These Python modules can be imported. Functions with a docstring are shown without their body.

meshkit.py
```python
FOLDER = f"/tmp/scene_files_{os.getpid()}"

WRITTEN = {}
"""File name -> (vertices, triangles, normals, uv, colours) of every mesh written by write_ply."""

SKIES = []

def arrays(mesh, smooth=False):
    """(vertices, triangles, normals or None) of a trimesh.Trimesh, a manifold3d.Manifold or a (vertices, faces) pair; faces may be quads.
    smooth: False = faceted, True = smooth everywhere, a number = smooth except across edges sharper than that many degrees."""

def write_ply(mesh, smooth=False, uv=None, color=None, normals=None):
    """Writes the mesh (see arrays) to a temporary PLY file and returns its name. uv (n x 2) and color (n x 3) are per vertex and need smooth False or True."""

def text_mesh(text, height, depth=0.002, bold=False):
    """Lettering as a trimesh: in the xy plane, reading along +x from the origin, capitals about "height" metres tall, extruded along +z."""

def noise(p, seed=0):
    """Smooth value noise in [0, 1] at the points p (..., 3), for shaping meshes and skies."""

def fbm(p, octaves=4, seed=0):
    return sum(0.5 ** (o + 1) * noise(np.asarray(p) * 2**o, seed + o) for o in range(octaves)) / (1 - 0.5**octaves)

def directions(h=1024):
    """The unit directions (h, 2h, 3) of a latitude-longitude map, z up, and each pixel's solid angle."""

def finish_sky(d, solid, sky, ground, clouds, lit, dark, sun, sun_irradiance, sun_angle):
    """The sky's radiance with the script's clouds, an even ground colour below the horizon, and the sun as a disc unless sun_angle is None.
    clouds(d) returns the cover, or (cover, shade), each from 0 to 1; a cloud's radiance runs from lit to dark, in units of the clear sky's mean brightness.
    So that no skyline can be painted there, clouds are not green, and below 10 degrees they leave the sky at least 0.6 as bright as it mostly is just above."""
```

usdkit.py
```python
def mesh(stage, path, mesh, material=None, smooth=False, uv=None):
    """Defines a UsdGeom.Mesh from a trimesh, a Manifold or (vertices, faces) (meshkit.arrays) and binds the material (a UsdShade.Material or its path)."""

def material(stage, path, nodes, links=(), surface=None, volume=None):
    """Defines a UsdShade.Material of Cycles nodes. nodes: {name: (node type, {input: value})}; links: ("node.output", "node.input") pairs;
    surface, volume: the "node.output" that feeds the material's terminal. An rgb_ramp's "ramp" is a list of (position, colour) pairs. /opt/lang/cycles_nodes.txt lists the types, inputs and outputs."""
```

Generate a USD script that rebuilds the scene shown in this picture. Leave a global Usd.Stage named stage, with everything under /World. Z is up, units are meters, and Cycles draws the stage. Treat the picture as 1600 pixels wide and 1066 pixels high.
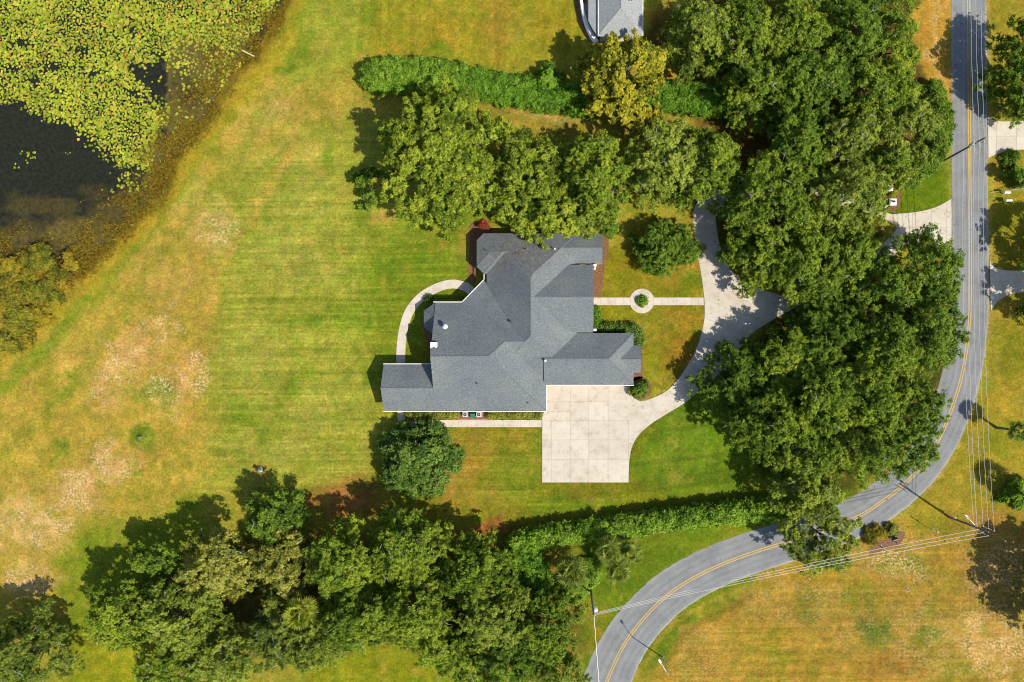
import math, numpy as np, trimesh, usdkit, meshkit, shapely, manifold3d
from shapely.geometry import Polygon, LineString, Point, MultiPolygon, box as sbox
from shapely.ops import unary_union, polygonize
from pxr import Usd, UsdGeom, UsdLux, UsdShade, Gf, Sdf, Vt

stage = Usd.Stage.CreateInMemory()
UsdGeom.SetStageUpAxis(stage, UsdGeom.Tokens.z)
UsdGeom.SetStageMetersPerUnit(stage, 1.0)
UsdGeom.Xform.Define(stage, '/World'); UsdGeom.Scope.Define(stage, '/World/Looks')

# ---------------------------------------------------------------- camera, sky, sun, exposure
H = 118.0            # drone height
S = 0.11             # metres of ground per photo pixel
NX, NY = 885.0, 580.0   # pixel straight below the drone
EXPOSURE = 0.36
cam = UsdGeom.Camera.Define(stage, '/World/camera')
cam.AddTranslateOp().Set((0, 0, H))
cam.CreateHorizontalApertureAttr(36.0); cam.CreateVerticalApertureAttr(24.0)
cam.CreateFocalLengthAttr(36.0 * H / (1600 * S))
cam.CreateHorizontalApertureOffsetAttr((800 - NX) / 1600 * 36.0)
cam.CreateVerticalApertureOffsetAttr((NY - 533) / 1600 * 36.0)
cam.CreateClippingRangeAttr((1.0, 5000.0))
cam.CreateExposureAttr(EXPOSURE)
SUN_EL = math.radians(47.0)
sx, sy = 0.83, -0.56                       # towards the sun on the ground
SUN_AZ = math.atan2(sx, sy)
sun = UsdLux.DistantLight.Define(stage, '/World/sun')
sun.CreateIntensityAttr(1.25); sun.CreateAngleAttr(0.5); sun.CreateNormalizeAttr(True); sun.CreateColorAttr((1.0, 0.92, 0.785))
sd = Gf.Vec3d(sx / math.hypot(sx, sy) * math.cos(SUN_EL), sy / math.hypot(sx, sy) * math.cos(SUN_EL), math.sin(SUN_EL))
sun.AddTransformOp().Set(Gf.Matrix4d(Gf.Rotation(Gf.Vec3d(0, 0, 1), sd), Gf.Vec3d(0, 0, 0)))
dome = UsdLux.DomeLight.Define(stage, '/World/sky')
dome.GetPrim().SetCustomDataByKey('kind', 'structure')
skym = usdkit.material(stage, '/World/Looks/sky', {
    's': ('sky_texture', {'sky_type': 'single_scattering', 'sun_disc': False, 'sun_elevation': SUN_EL, 'sun_rotation': SUN_AZ, 'aerosol_density': 1.0}),
    'b': ('background_shader', {'strength': 0.122})}, [('s.color', 'b.color')], surface='b.background')
UsdShade.MaterialBindingAPI.Apply(dome.GetPrim()).Bind(skym)

# ---------------------------------------------------------------- helpers
T = Sdf.ValueTypeNames
used = {}
def numbered(parent, name):
    k = (parent, name); n = used.get(k, 0); used[k] = n + 1
    return f'{parent}/{name}' if n == 0 else f'{parent}/{name}_{n:03d}'
def W(px, py, h=0.0):
    k = S * (H - h) / H
    return np.array([(px - NX) * k, (NY - py) * k, h])
def G(pts):  # ground pixels -> xy
    return [((x - NX) * S, (NY - y) * S) for x, y in pts]
def lin(c):
    c = np.asarray(c, float) / 255
    return np.where(c <= .04045, c / 12.92, ((c + .055) / 1.055) ** 2.4)
KX = np.array([1.77, 1.67, 1.56]); KG = np.array([1.84, 1.79, 2.0])            # how bright a white sunlit level sheet photographs here
def A(r, g, b):
    return tuple(lin((r, g, b)) / KX)
def data(p, label=None, category=None, group=None, kind=None):
    p = p.GetPrim() if hasattr(p, 'GetPrim') else p
    for k, v in (('label', label), ('category', category), ('group', group), ('kind', kind)):
        if v: p.SetCustomDataByKey(k, v)
    return p
def thing(name, label, category, loc=(0, 0, 0), rz=0.0, group=None):
    x = UsdGeom.Xform.Define(stage, numbered('/World', name))
    x.AddTranslateOp().Set(tuple(float(v) for v in loc))
    if rz: x.AddRotateZOp().Set(math.degrees(rz))
    return data(x, label, category, group)
def obj(name, mesh, mat, parent=None, smooth=False):
    path = numbered(str(parent.GetPath()) if parent else '/World', name)
    return usdkit.mesh(stage, path, mesh, mat, smooth).GetPrim()
def rawmesh(name, v, f, mat, parent=None, prim=None, interp='uniform'):
    """Quad or triangle mesh with extra primvars."""
    path = numbered(str(parent.GetPath()) if parent else '/World', name)
    m = UsdGeom.Mesh.Define(stage, path)
    m.CreatePointsAttr(Vt.Vec3fArray.FromNumpy(np.ascontiguousarray(v, np.float32)))
    m.CreateFaceVertexCountsAttr(Vt.IntArray.FromNumpy(np.full(len(f), f.shape[1], np.int32)))
    m.CreateFaceVertexIndicesAttr(Vt.IntArray.FromNumpy(np.ascontiguousarray(f, np.int32).ravel()))
    m.CreateSubdivisionSchemeAttr('none')
    for k, (a, it) in (prim or {}).items():
        a = np.ascontiguousarray(a, np.float32)
        if a.ndim == 2: UsdGeom.PrimvarsAPI(m).CreatePrimvar(k, T.Color3fArray, it).Set(Vt.Vec3fArray.FromNumpy(a))
        else: UsdGeom.PrimvarsAPI(m).CreatePrimvar(k, T.FloatArray, it).Set(Vt.FloatArray.FromNumpy(a))
    UsdShade.MaterialBindingAPI.Apply(m.GetPrim()).Bind(mat)
    return m.GetPrim()
def box(cx, cy, cz, sx_, sy_, sz_, rz=0.0):
    b = trimesh.creation.box([sx_, sy_, sz_])
    if rz: b.apply_transform(trimesh.transformations.rotation_matrix(rz, [0, 0, 1]))
    b.apply_translation([cx, cy, cz]); return b
def cyl(cx, cy, z0, z1, r, n=16, r2=None):
    a = np.linspace(0, 2 * np.pi, n, endpoint=False); r2 = r if r2 is None else r2
    v = np.vstack([np.c_[cx + r * np.cos(a), cy + r * np.sin(a), np.full(n, z0)], np.c_[cx + r2 * np.cos(a), cy + r2 * np.sin(a), np.full(n, z1)], [[cx, cy, z0]], [[cx, cy, z1]]])
    f = []
    for i in range(n):
        j = (i + 1) % n
        f += [[i, j, n + j], [i, n + j, n + i], [j, i, 2 * n], [n + i, n + j, 2 * n + 1]]
    return trimesh.Trimesh(v, f, process=False)
def tube(pts, radii, n=6):
    pts = np.asarray(pts, float); m = len(pts)
    radii = np.broadcast_to(np.asarray(radii, float), (m,))
    d = np.gradient(pts, axis=0); d /= np.maximum(np.linalg.norm(d, axis=1, keepdims=True), 1e-9)
    ref = np.where(np.abs(d[:, 2:3]) > .9, [[1., 0, 0]], [[0, 0, 1.]])
    u = np.cross(d, ref); u /= np.maximum(np.linalg.norm(u, axis=1, keepdims=True), 1e-9); w = np.cross(d, u)
    a = np.linspace(0, 2 * np.pi, n, endpoint=False)
    v = (pts[:, None] + radii[:, None, None] * (np.cos(a)[None, :, None] * u[:, None] + np.sin(a)[None, :, None] * w[:, None])).reshape(-1, 3)
    i = np.arange(m - 1)[:, None] * n; j = np.arange(n)[None]; k = (np.arange(n) + 1) % n
    q = np.stack([i + j, i + k[None], i + n + k[None], i + n + j], -1).reshape(-1, 4)
    f = np.vstack([q[:, [0, 1, 2]], q[:, [0, 2, 3]]])
    c0, c1 = len(v), len(v) + 1
    v = np.vstack([v, pts[0], pts[-1]])
    f = np.vstack([f, [[b, a_, c0] for a_, b in zip(range(n), k)], [[(m - 1) * n + a_, (m - 1) * n + b, c1] for a_, b in zip(range(n), k)]])
    return trimesh.Trimesh(v, f, process=False)
cat = trimesh.util.concatenate
def slab(poly, z0, z1):
    return cat([trimesh.creation.extrude_polygon(g, z1 - z0, engine='earcut').apply_translation([0, 0, z0]) for g in getattr(poly, 'geoms', [poly]) if g.area > 1e-4])
def smooth_line(pts, n=8):
    """Catmull-Rom through the points."""
    p = np.asarray(pts, float); p = np.vstack([2 * p[0] - p[1], p, 2 * p[-1] - p[-2]]); out = []
    for i in range(1, len(p) - 2):
        t = np.linspace(0, 1, n, endpoint=False)[:, None]
        out.append(.5 * (2 * p[i] + (p[i + 1] - p[i - 1]) * t + (2 * p[i - 1] - 5 * p[i] + 4 * p[i + 1] - p[i + 2]) * t ** 2 + (3 * p[i] - p[i - 1] - 3 * p[i + 1] + p[i + 2]) * t ** 3))
    return np.vstack(out + [p[-2:-1]])
def ss(a, b, x):
    t = np.clip((x - a) / (b - a), 0, 1); return t * t * (3 - 2 * t)

# ---------------------------------------------------------------- materials
def mottled(name, c1, c2, scale=3.0, rough=.85, spec=.3, detail=4, bump=0.0, lo=.35, hi=.65, stretch=(1, 1, 1), metallic=0.0, vary=0.0):
    n = {'g': ('geometry', {}), 'm': ('mapping', {'scale': stretch}), 'n': ('noise_texture', {'scale': scale, 'detail': detail, 'roughness': .6}),
         'r': ('rgb_ramp', {'ramp': [(lo, c1), (hi, c2)]}), 'p': ('principled_bsdf', {'roughness': rough, 'specular_ior_level': spec, 'metallic': metallic})}
    l = [('g.position', 'm.vector'), ('m.vector', 'n.vector'), ('n.fac', 'r.fac')]
    last = 'r.color'
    if vary:
        n['o'] = ('object_info', {}); n['v'] = ('map_range', {'from_min': 0, 'from_max': 1, 'to_min': 1 - vary, 'to_max': 1 + vary})
        n['h'] = ('hsv', {}); l += [('o.random', 'v.value'), ('v.result', 'h.value'), (last, 'h.color')]; last = 'h.color'
    l.append((last, 'p.base_color'))
    if bump:
        n['b'] = ('bump', {'strength': .6, 'distance': bump}); l += [('n.fac', 'b.height'), ('b.normal', 'p.normal')]
    return usdkit.material(stage, '/World/Looks/' + name, n, l, surface='p.BSDF')

def leafmat(name, trans=.34, rough=.7, spec=.10):
    return usdkit.material(stage, '/World/Looks/' + name, {
        'a': ('attribute', {'attribute': 'tint'}),
        'p': ('principled_bsdf', {'roughness': rough, 'specular_ior_level': spec}),
        'h': ('hsv', {'hue': .49, 'saturation': 1.05, 'value': 1.25}), 't': ('translucent_bsdf', {}), 'm': ('mix_closure', {'fac': trans})},
        [('a.color', 'p.base_color'), ('a.color', 'h.color'), ('h.color', 't.color'), ('p.BSDF', 'm.closure1'), ('t.BSDF', 'm.closure2')], surface='m.closure')
M_leaf = leafmat('leaf')
M_pad = leafmat('lily_leaf', trans=.05, rough=.45)
M_bark = mottled('bark', (.055, .045, .035), (.15, .135, .11), scale=4, bump=.03)
M_palmbark = mottled('palm_bark', (.10, .08, .055), (.2, .165, .12), scale=6)
M_white = mottled('white_paint', (.70, .69, .66), (.80, .79, .77), scale=.8, rough=.45)
M_conc = usdkit.material(stage, '/World/Looks/concrete', {
    'g': ('geometry', {}), 'n': ('noise_texture', {'scale': .35, 'detail': 5, 'roughness': .65}), 'n2': ('noise_texture', {'scale': 9, 'detail': 3}),
    'r': ('rgb_ramp', {'ramp': [(.25, A(226, 206, 176)), (.5, A(244, 227, 202)), (.75, A(250, 236, 213))]}),
    'r2': ('rgb_ramp', {'ramp': [(.3, (.9, .9, .9)), (.7, (1.04, 1.04, 1.04))]}), 'x': ('mix', {'mix_type': 'multiply', 'fac': 1.0}),
    'n3': ('noise_texture', {'scale': .9, 'detail': 6, 'roughness': .7}), 'r3': ('rgb_ramp', {'ramp': [(.34, (.78, .75, .70)), (.48, (1, 1, 1))]}), 'x3': ('mix', {'mix_type': 'multiply', 'fac': .8}),
    'o': ('object_info', {}), 'v': ('map_range', {'from_min': 0, 'from_max': 1, 'to_min': .95, 'to_max': 1.04}), 'h': ('hsv', {}),
    'p': ('principled_bsdf', {'roughness': .85, 'specular_ior_level': .3})},
    [('g.position', 'n.vector'), ('g.position', 'n2.vector'), ('n.fac', 'r.fac'), ('n2.fac', 'r2.fac'), ('r.color', 'x.color1'), ('r2.color', 'x.color2'),
     ('o.random', 'v.value'), ('v.result', 'h.value'), ('g.position', 'n3.vector'), ('n3.fac', 'r3.fac'), ('x.color', 'x3.color1'), ('r3.color', 'x3.color2'), ('x3.color', 'h.color'), ('h.color', 'p.base_color')], surface='p.BSDF')
M_joint = mottled('joint_sand', A(196, 176, 150), A(216, 196, 170), scale=4)
M_mulch = mottled('mulch', A(110, 76, 50), A(172, 122, 82), scale=5, bump=.03)
_sc = W(795, 398, 5.0); _sR = 8.5
M_roof = usdkit.material(stage, '/World/Looks/shingles', {
    'g': ('geometry', {}), 'n': ('noise_texture', {'scale': 4.2, 'detail': 3, 'roughness': .7}), 'n2': ('noise_texture', {'scale': .25, 'detail': 4}),
    'r': ('rgb_ramp', {'ramp': [(.28, (.086, .101, .112)), (.5, (.132, .151, .163)), (.72, (.198, .218, .226))]}),
    'r2': ('rgb_ramp', {'ramp': [(.3, (.86, .87, .92)), (.7, (1.12, 1.10, 1.02))]}), 'x': ('mix', {'mix_type': 'multiply', 'fac': 1.0}),
    'sm': ('mapping', {'scale': (1 / _sR,) * 3, 'location': tuple(-_sc / _sR)}), 'sg': ('gradient_texture', {'gradient_type': 'spherical'}), 'sn': ('noise_texture', {'scale': 1.6, 'detail': 5, 'roughness': .7}), 'sr': ('rgb_ramp', {'ramp': [(.42, (0, 0, 0)), (.62, (1, 1, 1))]}), 'sx': ('math', {'math_type': 'multiply'}), 'sy': ('mix', {'mix_type': 'mix', 'color2': (.10, .085, .068)}),
    'b': ('bump', {'strength': .5, 'distance': .02}), 'p': ('principled_bsdf', {'roughness': .9, 'specular_ior_level': .25})},
    [('g.position', 'n.vector'), ('g.position', 'n2.vector'), ('n.fac', 'r.fac'), ('n2.fac', 'r2.fac'), ('r.color', 'x.color1'), ('r2.color', 'x.color2'), ('g.position', 'sm.vector'), ('sm.vector', 'sg.vector'), ('g.position', 'sn.vector'), ('sn.fac', 'sr.fac'), ('sr.color', 'sx.value1'), ('sg.fac', 'sx.value2'), ('sx.value', 'sy.fac'), ('x.color', 'sy.color1'), ('sy.color', 'p.base_color'), ('n.fac', 'b.height'), ('b.normal', 'p.normal')], surface='p.BSDF')
M_roof2 = mottled('pale_shingles', (.19, .21, .22), (.32, .335, .335), scale=4.5)
M_cap = mottled('ridge_shingles', (.085, .098, .108), (.15, .165, .172), scale=4)
M_brick = usdkit.material(stage, '/World/Looks/brickwork', {
    'tc': ('texture_coordinate', {}), 'b': ('brick_texture', {'color1': (.28, .10, .065), 'color2': (.36, .15, .095), 'mortar': (.42, .38, .33), 'scale': 4.0, 'mortar_size': .012}),
    'm': ('mapping', {'rotation': (math.pi / 2, 0, .3)}), 'g': ('geometry', {}), 'p': ('principled_bsdf', {'roughness': .9})},
    [('g.position', 'm.vector'), ('m.vector', 'b.vector'), ('b.color', 'p.base_color')], surface='p.BSDF')
M_glass = usdkit.material(stage, '/World/Looks/window_glass', {'p': ('principled_bsdf', {'base_color': (.02, .025, .03), 'roughness': .06, 'specular_ior_level': .8})}, surface='p.BSDF')
M_dark = mottled('dark_metal', (.02, .02, .022), (.04, .04, .042), scale=8, rough=.5)
M_steel = mottled('galvanised', (.42, .42, .42), (.55, .55, .54), scale=6, rough=.4, metallic=.6)
M_pole = mottled('weathered_pole', (.10, .085, .07), (.19, .165, .14), scale=7)
M_cable = mottled('cable', (.50, .49, .46), (.62, .60, .56), scale=.5, rough=.35)
M_porcelain = mottled('porcelain', (.66, .65, .62), (.75, .74, .71), scale=3, rough=.3)
M_green = mottled('green_paint', A(50, 130, 100), A(70, 150, 118), scale=3, rough=.5)
M_yellow = mottled('road_yellow', A(168, 150, 110), A(238, 192, 88), scale=3.2, rough=.7, detail=6, lo=.30, hi=.46)
M_asphalt = usdkit.material(stage, '/World/Looks/asphalt', {
    'g': ('geometry', {}), 'a': ('attribute', {'attribute': 'tint'}), 'n': ('noise_texture', {'scale': 6, 'detail': 4, 'roughness': .75}), 'n2': ('noise_texture', {'scale': .3, 'detail': 6, 'roughness': .65}),
    'r': ('rgb_ramp', {'ramp': [(.3, (.80, .80, .80)), (.7, (1.20, 1.20, 1.20))]}), 'r2': ('rgb_ramp', {'ramp': [(.34, (.80, .80, .81)), (.5, (1, 1, 1)), (.64, (1.10, 1.09, 1.07))]}),
    'x': ('mix', {'mix_type': 'multiply', 'fac': 1.0}), 'y': ('mix', {'mix_type': 'multiply', 'fac': 1.0}), 'p': ('principled_bsdf', {'roughness': .85, 'specular_ior_level': .3})},
    [('g.position', 'n.vector'), ('g.position', 'n2.vector'), ('n.fac', 'r.fac'), ('n2.fac', 'r2.fac'), ('a.color', 'x.color1'), ('r.color', 'x.color2'), ('x.color', 'y.color1'), ('r2.color', 'y.color2'), ('y.color', 'p.base_color')], surface='p.BSDF')
M_grass = usdkit.material(stage, '/World/Looks/lawn', {
    'g': ('geometry', {}), 'a': ('attribute', {'attribute': 'tint'}), 's': ('attribute', {'attribute': 'speck'}),
    'n': ('noise_texture', {'scale': 2.6, 'detail': 5, 'roughness': .72}), 'n2': ('noise_texture', {'scale': .42, 'detail': 5, 'roughness': .65}), 'n3': ('noise_texture', {'scale': 1.25, 'detail': 3, 'roughness': .6}),
    'r': ('rgb_ramp', {'ramp': [(.30, (.56, .60, .50)), (.5, (1., 1., 1.)), (.70, (1.46, 1.38, 1.62))]}),
    'r2': ('rgb_ramp', {'ramp': [(.34, (.80, .92, .80)), (.5, (1, 1, 1)), (.66, (1.20, 1.06, 1.22))]}), 'r3': ('rgb_ramp', {'ramp': [(.32, (.84, .90, .84)), (.5, (1, 1, 1)), (.68, (1.16, 1.08, 1.14))]}), 'y3': ('mix', {'mix_type': 'multiply', 'fac': 1.0}),
    'x': ('mix', {'mix_type': 'multiply', 'fac': 1.0}), 'y': ('mix', {'mix_type': 'multiply', 'fac': 1.0}),
    'v': ('noise_texture', {'scale': 2.4, 'detail': 5, 'roughness': .75}), 'vr': ('rgb_ramp', {'ramp': [(.50, (0, 0, 0)), (.56, (1, 1, 1))]}),
    'mm': ('math', {'math_type': 'multiply'}), 'z': ('mix', {'mix_type': 'mix', 'color2': A(246, 210, 156)}),
    'mw': ('attribute', {'attribute': 'mow'}), 'mp': ('mapping', {'scale': (.035, 1.9, 1.0)}), 'mn': ('noise_texture', {'scale': 1.0, 'detail': 4, 'roughness': .65, 'distortion': .3}), 'mr': ('rgb_ramp', {'ramp': [(.32, (.72, .77, .62)), (.48, (1, 1, 1)), (.56, (1.02, 1.01, 1.0)), (.70, (1.30, 1.22, 1.28))]}), 'mx': ('mix', {'mix_type': 'multiply'}),
    'b': ('bump', {'strength': .7, 'distance': .10}), 'p': ('principled_bsdf', {'roughness': .95, 'specular_ior_level': .1})},
    [('g.position', k + '.vector') for k in ('n', 'n2', 'n3', 'v')] + [('n.fac', 'r.fac'), ('n2.fac', 'r2.fac'), ('a.color', 'x.color1'), ('r.color', 'x.color2'), ('x.color', 'y.color1'), ('r2.color', 'y.color2'), ('n3.fac', 'r3.fac'), ('y.color', 'y3.color1'), ('r3.color', 'y3.color2'),
     ('v.fac', 'vr.fac'), ('vr.color', 'mm.value1'), ('s.fac', 'mm.value2'), ('mm.value', 'z.fac'), ('g.position', 'mp.vector'), ('mp.vector', 'mn.vector'), ('mn.fac', 'mr.fac'), ('mw.fac', 'mx.fac'), ('y3.color', 'mx.color1'), ('mr.color', 'mx.color2'), ('mx.color', 'z.color1'), ('z.color', 'p.base_color'), ('n.fac', 'b.height'), ('b.normal', 'p.normal')], surface='p.BSDF')
M_water = usdkit.material(stage, '/World/Looks/pond_water', {
    'g': ('geometry', {}), 'a': ('attribute', {'attribute': 'tint'}), 'n': ('noise_texture', {'scale': 1.6, 'detail': 4, 'roughness': .7}), 'r': ('rgb_ramp', {'ramp': [(.3, (.55, .55, .55)), (.7, (1.5, 1.45, 1.4))]}),
    'x': ('mix', {'mix_type': 'multiply', 'fac': 1.0}), 'w': ('noise_texture', {'scale': 3.5, 'detail': 2}), 'b': ('bump', {'strength': .15, 'distance': .02}),
    'p': ('principled_bsdf', {'roughness': .07, 'specular_ior_level': .4, 'ior': 1.33})},
    [('g.position', 'n.vector'), ('g.position', 'w.vector'), ('n.fac', 'r.fac'), ('a.color', 'x.color1'), ('r.color', 'x.color2'), ('x.color', 'p.base_color'), ('w.fac', 'b.height'), ('b.normal', 'p.normal')], surface='p.BSDF')

# ---------------------------------------------------------------- ground
WATER_PX = smooth_line([(452, -70), (432, 10), (396, 70), (352, 118), (318, 172), (292, 205), (262, 250), (238, 300), (205, 335), (150, 385), (118, 418), (85, 425), (60, 402), (20, 400), (-80, 405)], 6)
water_poly_px = Polygon(np.vstack([WATER_PX, [(-80, -70)]]))
gx = np.r_[-9000, -5000, -2500, -1200, -600, -300, -150, np.arange(-66, 1668, 3.1), 1750, 1900, 2200, 2800, 4200, 6500, 9500]
gy = np.r_[-9000, -5000, -2500, -1200, -600, -300, -150, np.arange(-66, 1136, 3.1), 1200, 1300, 1600, 2200, 3200, 5500, 9500]
PX, PY = np.meshgrid(gx, gy); P = np.stack([PX, PY, 0 * PX], -1)
def fb(scale, seed, octaves=4, sy_=None):
    q = np.stack([PX / scale, PY / (sy_ or scale), 0 * PX + seed * 7.3], -1); return meshkit.fbm(q, octaves, seed) - .5
n1, n2, n3, n4 = fb(60, 1), fb(60, 2), fb(22, 3), fb(140, 4)
n9 = fb(8, 41, 3); wx, wy = PX + n1 * 66 + n3 * 48 + n9 * 16, PY + n2 * 66 + fb(22, 5) * 48 + fb(8, 42, 3) * 16
col = np.zeros(PX.shape + (3,)); col[:] = (166, 158, 54)
speck = np.zeros(PX.shape); mow = np.zeros(PX.shape)
def put(w, c):
    global col
    w = np.clip(w, 0, 1)[..., None]; col = col * (1 - w) + np.asarray(c, float) * w
def blob(cx, cy, rx, ry, c, s=1.0, ang=0.0, soft=.75, raw=False):
    x, y = (PX, PY) if raw else (wx, wy)
    a = math.radians(ang); dx, dy = x - cx, y - cy
    d = np.hypot((dx * math.cos(a) + dy * math.sin(a)) / rx, (-dx * math.sin(a) + dy * math.cos(a)) / ry)
    w = s * (1 - ss(1 - soft, 1 + soft * .35, d))
    if c is not None: put(w, c)
    return np.clip(w, 0, 1)
def inside(poly, soft=6, raw=False):
    from scipy.ndimage import distance_transform_edt as edt
    m = shapely.contains_xy(poly, (PX if raw else wx), (PY if raw else wy))
    return ss(-soft, soft, np.where(m, edt(m), -edt(~m)) * 3.1)
def lined(pts, width, c, s=1.0, soft=.8):
    ln = LineString(smooth_line(pts)); d = shapely.distance(ln, shapely.points(np.stack([wx * .5 + PX * .5, wy * .5 + PY * .5], -1))) / width
    put(s * (1 - ss(1 - soft, 1 + soft * .3, d)), c)
GREEN, LIME, TAN, STRAW, GOLD, OLIVE = (112, 142, 28), (160, 168, 58), (203, 168, 84), (222, 186, 118), (178, 138, 44), (140, 132, 28)
# broad areas
put(inside(Polygon([(-80, 480), (180, 420), (300, 230), (430, 100), (560, 120), (470, 230), (330, 420), (330, 760), (240, 900), (100, 960), (-80, 960)]), 40), (188, 163, 64))
put(inside(Polygon([(330, 300), (440, 200), (600, 190), (740, 350), (700, 560), (600, 750), (330, 760)]), 26), (162, 164, 58))
put(inside(Polygon([(540, -80), (920, -80), (920, 100), (540, 100)]), 14), (158, 150, 40))
put(inside(Polygon([(440, -80), (560, -80), (560, 110), (440, 130)]), 25), (160, 164, 54))
put(inside(Polygon([(600, 340), (760, 330), (745, 560), (610, 600), (560, 480)]), 30), (130, 146, 34))
put(inside(Polygon([(640, 150), (1200, 140), (1200, 210), (700, 230)]), 10), (168, 150, 56))
put(inside(Polygon([(690, 640), (1240, 640), (1240, 860), (600, 860), (560, 760)]), 20), (128, 130, 28))
put(inside(Polygon([(660, 660), (850, 665), (848, 720), (800, 800), (690, 800)]), 26), (160, 141, 46))
put(inside(Polygon([(920, 380), (1105, 380), (1105, 610), (920, 600)]), 8), (146, 137, 33))
put(inside(Polygon([(1010, 640), (1260, 560), (1260, 800), (990, 760)]), 16), (106, 132, 27))
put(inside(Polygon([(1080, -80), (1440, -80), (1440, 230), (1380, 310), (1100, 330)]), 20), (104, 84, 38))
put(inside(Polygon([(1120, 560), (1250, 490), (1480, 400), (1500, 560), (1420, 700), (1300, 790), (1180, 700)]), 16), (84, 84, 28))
put(inside(Polygon([(890, 1066), (900, 850), (1190, 800), (1400, 740), (1420, 780), (980, 1066)]), 12), (112, 134, 26))
put(inside(Polygon([(1560, -80), (1680, -80), (1680, 860), (1400, 860), (1550, 600), (1550, 350), (1545, 0)]), 10), (164, 148, 44))
put(inside(Polygon([(940, 1140), (1050, 1000), (1180, 900), (1400, 820), (1680, 780), (1680, 1140)]), 12), (177, 144, 54))
put(inside(Polygon([(1425, -80), (1492, -80), (1492, 160), (1425, 150)]), 8), (198, 152, 56))
put(inside(Polygon([(1390, 240), (1492, 240), (1492, 345), (1390, 345)]), 8), (110, 134, 20))
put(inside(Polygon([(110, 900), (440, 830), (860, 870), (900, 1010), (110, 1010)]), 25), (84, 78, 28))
put(inside(Polygon([(110, 1000), (260, 1015), (260, 1140), (110, 1140)]), 20), (156, 156, 30))
put(inside(Polygon([(470, 1010), (720, 1015), (720, 1140), (470, 1140)]), 20), (146, 150, 28))
put(inside(Polygon([(90, 850), (280, 780), (330, 760), (330, 820), (120, 1010), (90, 960)]), 22), (134, 148, 34))
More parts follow.
